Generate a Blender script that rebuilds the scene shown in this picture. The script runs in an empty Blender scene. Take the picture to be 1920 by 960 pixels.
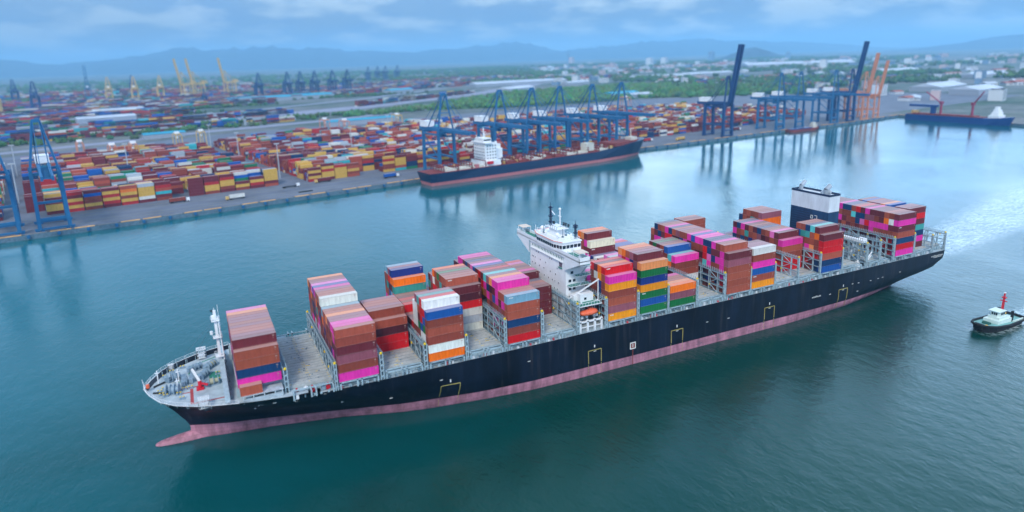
import bpy, bmesh, math, random
import numpy as np
from mathutils import Vector, Matrix
R = math.radians
random.seed(7)
C = bpy.context.scene.collection
scene = bpy.context.scene

# ------------------------------------------------------------------ camera, sky, sun, exposure
cam_d = bpy.data.cameras.new('camera'); cam = bpy.data.objects.new('camera', cam_d); C.objects.link(cam)
FPX, YAW, PITCH, ROLL = 1267.22, 0.443929, 0.231841, -0.0296153
cam.location = (0.0, -193.0, 113.86)
fw = Vector((math.sin(YAW)*math.cos(PITCH), math.cos(YAW)*math.cos(PITCH), -math.sin(PITCH)))
rt = Vector((math.cos(YAW), -math.sin(YAW), 0)); up = rt.cross(fw)
r2 = math.cos(ROLL)*rt + math.sin(ROLL)*up; u2 = -math.sin(ROLL)*rt + math.cos(ROLL)*up
cam.matrix_world = Matrix(((r2.x, u2.x, -fw.x, 0.0), (r2.y, u2.y, -fw.y, -193.0), (r2.z, u2.z, -fw.z, 113.86), (0, 0, 0, 1)))
cam_d.sensor_width = 36.0; cam_d.lens = FPX/1920*36.0; cam_d.shift_y = -75/1920
cam_d.clip_start = 1.0; cam_d.clip_end = 60000
cam_d.dof.use_dof = True; cam_d.dof.focus_distance = 284.0
cam_d.dof.aperture_fstop = (cam_d.lens/1000.0)/1.15
scene.camera = cam

SUN_EL, SUN_AZ = 44.0, 216.0      # azimuth clockwise from +Y
world = bpy.data.worlds.new('World'); scene.world = world; world.use_nodes = True
nt = world.node_tree; nt.nodes.clear(); N = nt.nodes.new; L = nt.links.new
out = N('ShaderNodeOutputWorld'); bg = N('ShaderNodeBackground'); bg.inputs['Strength'].default_value = 0.15
sky = N('ShaderNodeTexSky'); sky.sky_type = 'NISHITA'; sky.sun_disc = False
sky.sun_elevation = R(SUN_EL); sky.sun_rotation = R(SUN_AZ)
sky.air_density = 1.0; sky.dust_density = 1.5; sky.ozone_density = 3.0
tc = N('ShaderNodeTexCoord'); sep = N('ShaderNodeSeparateXYZ'); L(tc.outputs['Generated'], sep.inputs[0])
# cloud deck: project the view direction on a high plane
zc = N('ShaderNodeMath'); zc.operation = 'MAXIMUM'; L(sep.outputs['Z'], zc.inputs[0]); zc.inputs[1].default_value = 0.0
zo = N('ShaderNodeMath'); zo.operation = 'ADD'; L(zc.outputs[0], zo.inputs[0]); zo.inputs[1].default_value = 0.26
dx = N('ShaderNodeMath'); dx.operation = 'DIVIDE'; L(sep.outputs['X'], dx.inputs[0]); L(zo.outputs[0], dx.inputs[1])
dy = N('ShaderNodeMath'); dy.operation = 'DIVIDE'; L(sep.outputs['Y'], dy.inputs[0]); L(zo.outputs[0], dy.inputs[1])
cb = N('ShaderNodeCombineXYZ'); L(dx.outputs[0], cb.inputs[0]); L(dy.outputs[0], cb.inputs[1])
nz = N('ShaderNodeTexNoise'); nz.inputs['Scale'].default_value = 2.6; nz.inputs['Detail'].default_value = 9; nz.inputs['Roughness'].default_value = 0.56
nz.inputs['Distortion'].default_value = 0.35
L(cb.outputs[0], nz.inputs['Vector'])
cr = N('ShaderNodeValToRGB'); cr.color_ramp.elements[0].position = 0.42; cr.color_ramp.elements[1].position = 0.62
cr.color_ramp.elements[0].color = (0.82, 0.82, 0.82, 1); cr.color_ramp.elements[1].color = (1, 1, 1, 1)
L(nz.outputs['Fac'], cr.inputs[0])
# denser, brighter cloud towards the right of the view (the +X side), thinner to the left
px = N('ShaderNodeMapRange'); px.inputs['From Min'].default_value = -0.25; px.inputs['From Max'].default_value = 0.85
px.inputs['To Min'].default_value = 0.42; px.inputs['To Max'].default_value = 1.0; L(sep.outputs['X'], px.inputs['Value'])
mu = N('ShaderNodeMath'); mu.operation = 'MULTIPLY'; L(cr.outputs[0], mu.inputs[0]); mu.inputs[1].default_value = 1.0
n2 = N('ShaderNodeTexNoise'); n2.inputs['Scale'].default_value = 3.0; n2.inputs['Detail'].default_value = 6; L(cb.outputs[0], n2.inputs['Vector'])
cc = N('ShaderNodeMixRGB'); cc.inputs['Color1'].default_value = (2.1, 3.55, 5.85, 1); cc.inputs['Color2'].default_value = (6.3, 7.7, 8.7, 1)
c2 = N('ShaderNodeValToRGB'); c2.color_ramp.elements[0].position = 0.47; c2.color_ramp.elements[1].position = 0.60; L(n2.outputs['Fac'], c2.inputs[0])
cx = N('ShaderNodeMath'); cx.operation = 'MULTIPLY'; L(c2.outputs[0], cx.inputs[0]); L(px.outputs[0], cx.inputs[1]); L(cx.outputs[0], cc.inputs['Fac'])
mx = N('ShaderNodeMixRGB'); L(mu.outputs[0], mx.inputs['Fac']); L(sky.outputs[0], mx.inputs['Color1']); L(cc.outputs[0], mx.inputs['Color2'])
zb = N('ShaderNodeValToRGB'); zr = zb.color_ramp; zr.elements[0].position = 0.0; zr.elements[0].color = (.23,.23,.23,1)
zr.elements[1].position = 1.0; zr.elements[1].color = (.5,.5,.5,1)
for pz, vz in ((.05,.22),(.085,.27),(.13,.95),(.26,1.0),(.42,.72),(.8,.42)): e_ = zr.elements.new(pz); e_.color = (vz,vz,vz,1)
L(sep.outputs['Z'], zb.inputs['Fac'])
xr = N('ShaderNodeMapRange'); xr.inputs['From Min'].default_value = .15; xr.inputs['From Max'].default_value = .88; xr.inputs['To Min'].default_value = 1.15; xr.inputs['To Max'].default_value = 3.5; L(sep.outputs['X'], xr.inputs['Value'])
zx = N('ShaderNodeMath'); zx.operation = 'MULTIPLY'; L(zb.outputs[0], zx.inputs[0]); zm = N('ShaderNodeMapRange'); zm.inputs['From Min'].default_value = .08; zm.inputs['From Max'].default_value = .14; L(sep.outputs['Z'], zm.inputs['Value'])
xm = N('ShaderNodeMapRange'); xm.inputs['To Min'].default_value = 2.15; L(zm.outputs[0], xm.inputs['Value']); L(xr.outputs[0], xm.inputs['To Max']); L(xm.outputs[0], zx.inputs[1])
vs_ = N('ShaderNodeVectorMath'); vs_.operation = 'SCALE'; L(mx.outputs[0], vs_.inputs[0]); L(zx.outputs[0], vs_.inputs['Scale'])
L(vs_.outputs[0], bg.inputs['Color']); L(bg.outputs[0], out.inputs['Surface'])

sun_d = bpy.data.lights.new('sun', 'SUN'); sun_d.energy = 2.0; sun_d.angle = R(14); sun_d.color = (1.0, 0.94, 0.86)
sun = bpy.data.objects.new('sun', sun_d); C.objects.link(sun)
sd = Vector((math.sin(R(SUN_AZ))*math.cos(R(SUN_EL)), math.cos(R(SUN_AZ))*math.cos(R(SUN_EL)), math.sin(R(SUN_EL))))
sun.rotation_euler = sd.to_track_quat('Z', 'Y').to_euler()

scene.view_settings.view_transform = 'Standard'; scene.view_settings.look = 'None'
scene.view_settings.exposure = 0.46; scene.view_settings.gamma = 1.0
scene.cycles.max_bounces = 6; scene.cycles.diffuse_bounces = 2; scene.cycles.glossy_bounces = 3
scene.cycles.transmission_bounces = 2; scene.cycles.volume_bounces = 2; scene.cycles.transparent_max_bounces = 4
scene.cycles.caustics_reflective = False; scene.cycles.caustics_refractive = False
scene.cycles.use_denoising = True
scene.cycles.sample_clamp_indirect = 4.0

# ------------------------------------------------------------------ helpers
def lin(c):
    return tuple(((x/255/12.92) if x/255 <= 0.04045 else ((x/255+0.055)/1.055)**2.4) for x in c) + (1.0,)

def material(name, col, rough=0.6, metal=0.0, var=0.12, scale=0.4, streak=0.0, coat=0.0, spec=0.4):
    """paint / concrete / steel with uneven tone; col is sRGB 0..255"""
    m = bpy.data.materials.new(name); m.use_nodes = True; t = m.node_tree; b = t.nodes['Principled BSDF']
    b.inputs['Roughness'].default_value = rough; b.inputs['Metallic'].default_value = metal
    b.inputs['Specular IOR Level'].default_value = spec
    if coat: b.inputs['Coat Weight'].default_value = coat; b.inputs['Coat Roughness'].default_value = 0.25
    c = lin(col)
    if var or streak:
        tcn = t.nodes.new('ShaderNodeTexCoord'); mp = t.nodes.new('ShaderNodeMapping')
        mp.inputs['Scale'].default_value = (1, 1, 0.25 if streak else 1)
        n = t.nodes.new('ShaderNodeTexNoise'); n.inputs['Scale'].default_value = scale; n.inputs['Detail'].default_value = 5
        n.inputs['Roughness'].default_value = 0.65
        t.links.new(tcn.outputs['Object'], mp.inputs[0]); t.links.new(mp.outputs[0], n.inputs['Vector'])
        r = t.nodes.new('ShaderNodeValToRGB'); r.color_ramp.elements[0].position = 0.33; r.color_ramp.elements[1].position = 0.7
        v = var + streak
        r.color_ramp.elements[0].color = tuple(x*(1-v*1.6) for x in c[:3]) + (1,)
        r.color_ramp.elements[1].color = tuple(min(1, x*(1+v)+0.01*v) for x in c[:3]) + (1,)
        t.links.new(n.outputs['Fac'], r.inputs[0]); t.links.new(r.outputs[0], b.inputs['Base Color'])
    else:
        b.inputs['Base Color'].default_value = c
    return m

class MB:
    def __init__(s): s.v = []; s.f = []; s.m = []; s.c = []
    def add(s, vs, fs, m=0, col=None):
        o = len(s.v); s.v.extend(vs); s.f.extend([tuple(i+o for i in f) for f in fs]); s.m.extend([m]*len(fs))
        if col is not None: s.c.extend([col]*len(fs))
    def box(s, x0, y0, z0, x1, y1, z1, m=0, col=None):
        s.add([(x0,y0,z0),(x1,y0,z0),(x1,y1,z0),(x0,y1,z0),(x0,y0,z1),(x1,y0,z1),(x1,y1,z1),(x0,y1,z1)],
              [(0,3,2,1),(4,5,6,7),(0,1,5,4),(1,2,6,5),(2,3,7,6),(3,0,4,7)], m, col)
    def obox(s, o, ux, uy, x0, y0, z0, x1, y1, z1, m=0, col=None):
        P = lambda a, b, c: (o[0]+ux[0]*a+uy[0]*b, o[1]+ux[1]*a+uy[1]*b, c)
        s.add([P(x0,y0,z0),P(x1,y0,z0),P(x1,y1,z0),P(x0,y1,z0),P(x0,y0,z1),P(x1,y0,z1),P(x1,y1,z1),P(x0,y1,z1)],
              [(0,3,2,1),(4,5,6,7),(0,1,5,4),(1,2,6,5),(2,3,7,6),(3,0,4,7)], m, col)
    def bar(s, p, q, w=0.3, h=None, m=0):
        h = h or w; p = Vector(p); q = Vector(q); d = (q-p)
        if d.length < 1e-6: return
        d.normalize(); a = d.cross(Vector((0,0,1)))
        if a.length < 1e-3: a = Vector((1,0,0))
        a.normalize(); b = a.cross(d).normalized(); a = a*w/2; b = b*h/2
        vs = [tuple(x) for x in (p-a-b, p+a-b, p+a+b, p-a+b, q-a-b, q+a-b, q+a+b, q-a+b)]
        s.add(vs, [(0,1,2,3),(7,6,5,4),(0,4,5,1),(1,5,6,2),(2,6,7,3),(3,7,4,0)], m)
    def tube(s, p, q, r, r1=None, n=10, m=0):
        r1 = r if r1 is None else r1; p = Vector(p); q = Vector(q); d = (q-p).normalized(); a = d.cross(Vector((0,0,1)))
        if a.length < 1e-3: a = Vector((1,0,0))
        a.normalize(); b = d.cross(a)
        vs = []
        for c, rr in ((p, r), (q, r1)):
            for i in range(n):
                t = 2*math.pi*i/n; vs.append(tuple(c + a*rr*math.cos(t) + b*rr*math.sin(t)))
        fs = [(i, (i+1) % n, n+(i+1) % n, n+i) for i in range(n)] + [tuple(range(n-1, -1, -1)), tuple(range(n, 2*n))]
        s.add(vs, fs, m)
    def sphere(s, c, r, m=0, n=10, k=6, sz=1.0):
        vs = [(c[0], c[1], c[2]-r*sz)]
        for j in range(1, k):
            t = math.pi*j/k
            for i in range(n):
                a = 2*math.pi*i/n; vs.append((c[0]+r*math.sin(t)*math.cos(a), c[1]+r*math.sin(t)*math.sin(a), c[2]-r*sz*math.cos(t)))
        vs.append((c[0], c[1], c[2]+r*sz)); fs = []
        for i in range(n): fs.append((0, 1+(i+1) % n, 1+i)); fs.append((len(vs)-1, 1+(k-2)*n+i, 1+(k-2)*n+(i+1) % n))
        for j in range(k-2):
            for i in range(n): fs.append((1+j*n+i, 1+j*n+(i+1) % n, 1+(j+1)*n+(i+1) % n, 1+(j+1)*n+i))
        s.add(vs, fs, m)
    def poly(s, pts, z0, z1, m=0):
        n = len(pts); s.add([(p[0],p[1],z0) for p in pts]+[(p[0],p[1],z1) for p in pts],
            [tuple(range(n-1,-1,-1)), tuple(range(n,2*n))]+[(i,(i+1)%n,n+(i+1)%n,n+i) for i in range(n)], m)
    def build(s, name, mats, parent=None, smooth=False, loc=None):
        me = bpy.data.meshes.new(name); me.from_pydata(s.v, [], s.f)
        mats = mats if isinstance(mats, (list, tuple)) else [mats]
        for m in mats: me.materials.append(m)
        me.polygons.foreach_set('material_index', s.m)
        if s.c and len(s.c) == len(s.f):
            ca = me.color_attributes.new('Col', 'FLOAT_COLOR', 'CORNER')
            tot = np.array([len(f) for f in s.f]); arr = np.repeat(np.array(s.c, dtype=np.float32), tot, axis=0)
            ca.data.foreach_set('color', arr.ravel())
        if smooth: me.polygons.foreach_set('use_smooth', [True]*len(s.f))
        me.update()
        o = bpy.data.objects.new(name, me); C.objects.link(o)
        if loc: o.location = loc
        if parent: o.parent = parent
        return o

def tag(o, label=None, cat=None, group=None, kind=None):
    if label: o['label'] = label
    if cat: o['category'] = cat
    if group: o['group'] = group
    if kind: o['kind'] = kind
    return o
def empty(name, loc=(0,0,0), rz=0.0, label=None, cat=None, group=None):
    o = bpy.data.objects.new(name, None); C.objects.link(o); o.location = loc; o.rotation_euler = (0,0,rz); o.empty_display_size = 2
    return tag(o, label, cat, group)
def copy_tree(o, parent=None):
    c = o.copy(); C.objects.link(c); c.parent = parent
    for ch in list(kids.get(o.name, [])): copy_tree(ch, c)
    return c
kids = {}
def index_kids():
    kids.clear()
    for o in bpy.data.objects:
        if o.parent: kids.setdefault(o.parent.name, []).append(o)
def struct(o): o['kind'] = 'structure'; return o

def attr_material(name, rough=0.55, obj_color=False, roof=True, var=0.22, rf=0.38):
    """container paint: colour from the object or the face, grime streaks, dusty roof"""
    m = bpy.data.materials.new(name); m.use_nodes = True; t = m.node_tree; b = t.nodes['Principled BSDF']
    n_ = t.nodes.new; l_ = t.links.new
    b.inputs['Roughness'].default_value = rough; b.inputs['Specular IOR Level'].default_value = 0.2
    if obj_color: a = n_('ShaderNodeObjectInfo'); src = a.outputs['Color']
    else: a = n_('ShaderNodeAttribute'); a.attribute_name = 'Col'; src = a.outputs['Color']
    tcn = n_('ShaderNodeTexCoord'); mp = n_('ShaderNodeMapping'); mp.inputs['Scale'].default_value = (1, 1, 0.18)
    n = n_('ShaderNodeTexNoise'); n.inputs['Scale'].default_value = 1.3; n.inputs['Detail'].default_value = 6; n.inputs['Roughness'].default_value = 0.7
    if obj_color:
        geo = n_('ShaderNodeNewGeometry'); l_(geo.outputs['Position'], mp.inputs[0])
    else: l_(tcn.outputs['Object'], mp.inputs[0])
    l_(mp.outputs[0], n.inputs['Vector'])
    r = n_('ShaderNodeMapRange'); r.inputs['From Min'].default_value = 0.3; r.inputs['From Max'].default_value = 0.7
    r.inputs['To Min'].default_value = 1-var; r.inputs['To Max'].default_value = 1+var*0.45; l_(n.outputs['Fac'], r.inputs['Value'])
    mul = n_('ShaderNodeVectorMath'); mul.operation = 'SCALE'; l_(src, mul.inputs[0]); l_(r.outputs[0], mul.inputs['Scale'])
    # rust specks
    n3 = n_('ShaderNodeTexNoise'); n3.inputs['Scale'].default_value = 3.5; n3.inputs['Detail'].default_value = 8
    l_(mp.outputs[0], n3.inputs['Vector'])
    r3 = n_('ShaderNodeMapRange'); r3.inputs['From Min'].default_value = 0.66; r3.inputs['From Max'].default_value = 0.76; r3.inputs['To Max'].default_value = 0.5
    l_(n3.outputs['Fac'], r3.inputs['Value'])
    m1 = n_('ShaderNodeMixRGB'); l_(r3.outputs[0], m1.inputs['Fac']); l_(mul.outputs[0], m1.inputs['Color1']); m1.inputs['Color2'].default_value = (0.12, 0.05, 0.03, 1)
    last = m1.outputs[0]
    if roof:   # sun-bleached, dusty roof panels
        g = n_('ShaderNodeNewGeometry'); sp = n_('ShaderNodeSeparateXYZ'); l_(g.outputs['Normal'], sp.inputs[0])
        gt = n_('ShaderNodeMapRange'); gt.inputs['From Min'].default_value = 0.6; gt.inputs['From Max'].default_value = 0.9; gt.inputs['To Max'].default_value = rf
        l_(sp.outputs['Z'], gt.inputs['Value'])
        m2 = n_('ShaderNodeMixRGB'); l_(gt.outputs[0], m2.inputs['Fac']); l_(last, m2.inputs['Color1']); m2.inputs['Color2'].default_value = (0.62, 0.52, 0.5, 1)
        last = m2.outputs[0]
    l_(last, b.inputs['Base Color'])
    return m
M = {}
HAZE = 0.88e-4
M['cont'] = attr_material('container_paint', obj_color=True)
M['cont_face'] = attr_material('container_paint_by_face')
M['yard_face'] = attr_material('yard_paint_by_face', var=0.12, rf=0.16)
M['faint'] = material('faded_marking', (188,160,152), 0.7, var=0.05)
M['mark'] = material('white_marking', (225,225,220), 0.6, var=0.05)
M['hull'] = material('navy_hull_paint', (6,19,38), 0.42, var=0.2, scale=0.12, streak=0.2, spec=0.25)
def plating(m, sx=12.0, sz=2.6, depth=0.05):
    # shell plate seams, weld ripple and washed-down stains
    t = m.node_tree; b = t.nodes['Principled BSDF']; g = t.nodes.new('ShaderNodeNewGeometry'); mp = t.nodes.new('ShaderNodeMapping'); mp.inputs['Rotation'].default_value = (R(90), 0, 0)
    br = t.nodes.new('ShaderNodeTexBrick'); br.inputs['Scale'].default_value = 1.0; br.inputs['Brick Width'].default_value = sx; br.inputs['Row Height'].default_value = sz; br.inputs['Mortar Size'].default_value = .07; br.inputs['Mortar Smooth'].default_value = .6
    br.inputs['Color1'].default_value = (.93,.93,.93,1); br.inputs['Color2'].default_value = (1.07,1.07,1.07,1); br.inputs['Mortar'].default_value = (.72,.72,.72,1)
    t.links.new(g.outputs['Position'], mp.inputs[0]); t.links.new(mp.outputs[0], br.inputs['Vector'])
    mp2 = t.nodes.new('ShaderNodeMapping'); mp2.inputs['Scale'].default_value = (1, 1, .06); n = t.nodes.new('ShaderNodeTexNoise'); n.inputs['Scale'].default_value = .55; n.inputs['Detail'].default_value = 7
    t.links.new(g.outputs['Position'], mp2.inputs[0]); t.links.new(mp2.outputs[0], n.inputs['Vector'])
    r = t.nodes.new('ShaderNodeMapRange'); r.inputs['From Min'].default_value = .56; r.inputs['From Max'].default_value = .78; r.inputs['To Max'].default_value = .35; t.links.new(n.outputs['Fac'], r.inputs['Value'])
    src = b.inputs['Base Color'].links[0].from_socket
    m1 = t.nodes.new('ShaderNodeMixRGB'); m1.blend_type = 'MULTIPLY'; m1.inputs['Fac'].default_value = 1; t.links.new(src, m1.inputs['Color1']); t.links.new(br.outputs['Color'], m1.inputs['Color2'])
    m2 = t.nodes.new('ShaderNodeMixRGB'); t.links.new(r.outputs[0], m2.inputs['Fac']); t.links.new(m1.outputs[0], m2.inputs['Color1']); m2.inputs['Color2'].default_value = (.09,.075,.075,1) if depth < .1 else (.16,.07,.07,1)
    t.links.new(m2.outputs[0], b.inputs['Base Color'])
    bp = t.nodes.new('ShaderNodeBump'); bp.inputs['Strength'].default_value = .4; bp.inputs['Distance'].default_value = .1; n2 = t.nodes.new('ShaderNodeTexNoise'); n2.inputs['Scale'].default_value = .35
    t.links.new(g.outputs['Position'], n2.inputs['Vector']); t.links.new(n2.outputs['Fac'], bp.inputs['Height']); t.links.new(bp.outputs[0], b.inputs['Normal'])
plating(M['hull'])
M['boot'] = material('rose_antifouling', (180,122,140), 0.6, var=0.2, scale=0.3, streak=0.14)
plating(M['boot'], 9.0, 1.2, .2)
M['deck'] = material('grey_green_deck_paint', (176,190,198), 0.7, var=0.16, scale=0.35)
M['hatch'] = material('hatch_cover_grey', (178,183,182), 0.75, var=0.14, scale=0.5)
M['steel'] = material('pale_blue_grey_steel', (165,188,198), 0.55, var=0.14, scale=0.6)
M['dsteel'] = material('dark_blue_grey_steel', (92,118,134), 0.6, var=0.2, scale=0.6)  # darker blue-grey steel paint with a mottled tone
M['white'] = material('white_ship_paint', (236,239,242), 0.45, var=0.05, scale=0.3)
M['yellow'] = material('yellow_paint', (232,196,40), 0.5, var=0.1)
M['glass'] = material('dark_window_glass', (22,42,58), 0.1, var=0.0, spec=0.8)
M['dark'] = material('dark_opening', (22,27,32), 0.8, var=0.1)
M['green'] = material('green_deck_paint', (50,130,112), 0.7, var=0.12)
M['red'] = material('red_deck_paint', (178,70,72), 0.7, var=0.12)
M['brightred'] = material('bright_red_paint', (205,30,50), 0.5, var=0.08)
M['orange'] = material('orange_boat_gelcoat', (238,110,72), 0.4, var=0.05)
M['winch'] = material('blue_grey_machinery', (140,164,182), 0.5, var=0.15, scale=1.0)
M['black'] = material('black_rubber', (26,28,32), 0.8, var=0.1)
M['craneblue'] = material('crane_blue_paint', (32,102,150), 0.5, var=0.1, scale=0.1)
M['cranedark'] = material('crane_dark_blue_paint', (24,66,116), 0.5, var=0.1, scale=0.1)
M['craneorange'] = material('crane_orange_paint', (206,138,108), 0.5, var=0.1, scale=0.1)
M['craneyellow'] = material('crane_yellow_paint', (206,172,104), 0.5, var=0.1, scale=0.1)
M['concrete'] = material('quay_concrete', (122,124,128), 0.85, var=0.1, scale=0.06)
M['tan'] = material('tan_quay_edge', (206,160,112), 0.85, var=0.18, scale=0.2)
M['beige'] = material('beige_canopy', (214,196,180), 0.8, var=0.05)
M['seaglass'] = material('sea_green_glass', (70,128,132), 0.2, var=0.1)
M['navysteel'] = material('navy_steel', (26,48,80), 0.5, var=0.15)
M['greyshade'] = material('grey_primer', (120,104,120), 0.8, var=0.2)
M['funnelblue'] = material('funnel_blue_paint', (24,66,104), 0.5, var=0.12, scale=0.3, streak=0.1)
M['funnelwhite'] = material('funnel_white_paint', (216,224,232), 0.5, var=0.05, streak=0.04)
M['silver'] = material('silver_exhaust', (190,198,206), 0.35, metal=0.6, var=0.1)
M['brownred'] = material('rust_red', (136,60,52), 0.8, var=0.2)
M['ochre'] = material('ochre_line_paint', (170,158,88), 0.7, var=0.1)
# ------------------------------------------------------------------ the large container ship
YC, HB = 24.8, 25.1
DK, D, TH, RW = 16.9, 19.18, 2.809, 2.477
ship = empty('container_ship', (150, YC, 0), label='large navy hulled container ship under way in mid channel, stacked with colourful containers', cat='container ship')
def SP(o):   # parent to the ship keeping world coordinates
    o.parent = ship; o.matrix_parent_inverse = Matrix.Translation((-150, -YC, 0)); return o
levels = {
 -5.0: [(-8,.3),(0,1.2),(20,4),(40,9),(60,15),(80,20),(100,23.5),(120,24.6),(215,24.6),(240,21),(262,14),(285,6),(300,1.5),(304,0)],
 0.0: [(-10.6,.5),(-6,2.3),(0,3.5),(13,5.6),(35,10.9),(44,14.2),(53,17.4),(61,19.3),(79,22.4),(98,24.6),(115,25.1),(222,25.1),(236,24.3),(258,23),(277,19.9),(292,16.3),(301,12.5),(306,6),(307,0)],
 4.0: [(-10.4,.3),(-6,2.2),(0,4.4),(13,7.6),(35,13.8),(53,19.2),(79,23.8),(98,25.1),(236,25.1),(258,24.6),(277,23),(292,21.4),(303,19),(309,14),(311,6),(311.5,0)],
 8.0: [(-12.7,.3),(-6,3.6),(0,6.2),(13,10.8),(35,17.8),(53,22.2),(70,24.6),(85,25.1),(265,25.1),(285,24.9),(300,24.5),(312,23.6),(318,22),(319.4,14),(320,0)],
 12.5: [(-16.2,.3),(-10,5.6),(-3,10),(6,14.8),(18,19),(35,23),(53,24.9),(65,25.1),(300,25.1),(317,25.1),(321.6,24.8),(322.8,20),(323.2,0)],
 19.2: [(-21.3,.3),(-20,5),(-17,11.5),(-13,16),(-8,19.3),(-2,22),(6,24),(14,24.9),(22,25.1),(300,25.1),(322.5,25.1),(323.8,24.3),(324.2,14),(324.3,0)],
}
def sheer(x): # top of hull side
    if x <= 12: return 19.2 if x < 2 else 19.2-0.6*(x-2)/10
    if x <= 28: t = (x-12)/16; return 18.6-1.7*(t*t*(3-2*t))
    return DK
def hb_at(z, s):   # half breadth + X along the ship at fraction s, smooth in z
    zs = sorted(levels); X0 = [levels[k][0][0] for k in zs]; X1 = [levels[k][-1][0] for k in zs]
    i = max(0, min(len(zs)-2, int(np.searchsorted(zs, z))-1)); t = (z-zs[i])/(zs[i+1]-zs[i])
    def val(k, x):
        pts = levels[zs[k]]; return float(np.interp(x, [p[0] for p in pts], [p[1] for p in pts]))
    def cat(a, b, c, d, t): return 0.5*((2*b)+(-a+c)*t+(2*a-5*b+4*c-d)*t*t+(-a+3*b-3*c+d)*t**3)
    k = [max(0, i-1), i, i+1, min(len(zs)-1, i+2)]
    x0 = cat(*[X0[j] for j in k], t); x1 = cat(*[X1[j] for j in k], t)
    x = x0+(x1-x0)*s
    h = [val(j, X0[j]+(X1[j]-X0[j])*s) if (x-x0 < 30 or x1-x < 30) else val(j, x) for j in k]
    # blend between fraction based ends and absolute middle
    ha = [val(j, X0[j]+(X1[j]-X0[j])*s) for j in k]; hm = [val(j, max(X0[j], min(X1[j], x))) for j in k]
    w = max(0.0, 1-min(x-x0, x1-x)/40.0)
    hh = [a*w+b*(1-w) for a, b in zip(ha, hm)]
    return x, max(0.0, min(HB, cat(*hh, t)))
def paintline(x): # rose antifouling top edge: higher at the light bow
    t = max(0.0, min(1.0, (112-x)/122)); return 3.5+0.75*t
S = sorted(set([round(v, 4) for v in list(0.5-0.5*np.cos(np.linspace(0, np.pi, 70)))+list(np.linspace(0, 1, 60))]))
def hull_part(name, zlist_fn, mat, cap=False):
    mb = MB(); grid = []
    for s in S:
        xm = -21+345*s
        zl = zlist_fn(xm); grid.append([(hb_at(z, s)[0], hb_at(z, s)[1], z) for z in zl])
    n = len(grid[0])
    for side in (-1, 1):
        o = len(mb.v); mb.v.extend([(x, YC+side*h, z) for col in grid for (x, h, z) in col])
        for a in range(len(grid)-1):
            for b in range(n-1):
                q = (o+a*n+b, o+(a+1)*n+b, o+(a+1)*n+b+1, o+a*n+b+1)
                mb.f.append(q if side < 0 else q[::-1]); mb.m.append(0)
    return SP(mb.build(name, mat, smooth=True))
hull_part('hull_side', lambda x: [paintline(x)+(sheer(x)-paintline(x))*t for t in (0,.12,.25,.4,.55,.7,.85,1)], M['hull'])
hull_part('boot_topping', lambda x: [-5+(5)*t for t in (0, .5, 1)]+[paintline(x)*t for t in (.25,.5,.75,1)], M['boot'])
# bulb: its back breaks the surface ahead of the stem
bb = MB(); rings = []
for i, (x, ry, zt, zb) in enumerate([(-20.7,.15,.1,-.4),(-20.4,.8,.5,-1.0),(-19.4,1.45,.9,-2.0),(-17.5,2.0,1.3,-3.5),(-14,2.4,1.8,-5),(-10.5,2.5,2.2,-5.5),(-6,2.3,2.4,-5.5),(-2,1.8,2.2,-5.5)]):
    rings.append([(x, YC+ry*math.cos(a), (zt+zb)/2+(zt-zb)/2*math.sin(a)) for a in np.linspace(0, 2*math.pi, 17)[:-1]])
for r_ in rings: bb.v.extend(r_)
for a in range(len(rings)-1):
    for b in range(16): bb.f.append((a*16+b, a*16+(b+1) % 16, (a+1)*16+(b+1) % 16, (a+1)*16+b)); bb.m.append(0)
bb.f.append(tuple(range(15, -1, -1))); bb.m.append(0)
SP(bb.build('bulbous_bow', M['boot'], smooth=True))
# decks
def deck_outline(z, x0, x1, inset, n=60):
    near, far = [], []
    for s in S:
        x, h = hb_at(z, s)
        if x0 <= x <= x1: near.append((x, YC-max(0, h-inset))); far.append((x, YC+max(0, h-inset)))
    return near+far[::-1]
mb = MB(); ol = deck_outline(18.0, -21, 26, 0.25); mb.v.extend([(x, y, 18.0) for x, y in ol]); mb.f.append(tuple(range(len(ol)))); mb.m.append(0)
SP(mb.build('forecastle_deck', M['deck']))
mb = MB(); ol = deck_outline(16.6, 24, 324, 0.12); mb.v.extend([(x, y, 16.6) for x, y in ol]); mb.f.append(tuple(range(len(ol)))); mb.m.append(0)
SP(mb.build('main_deck', M['deck']))
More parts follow.
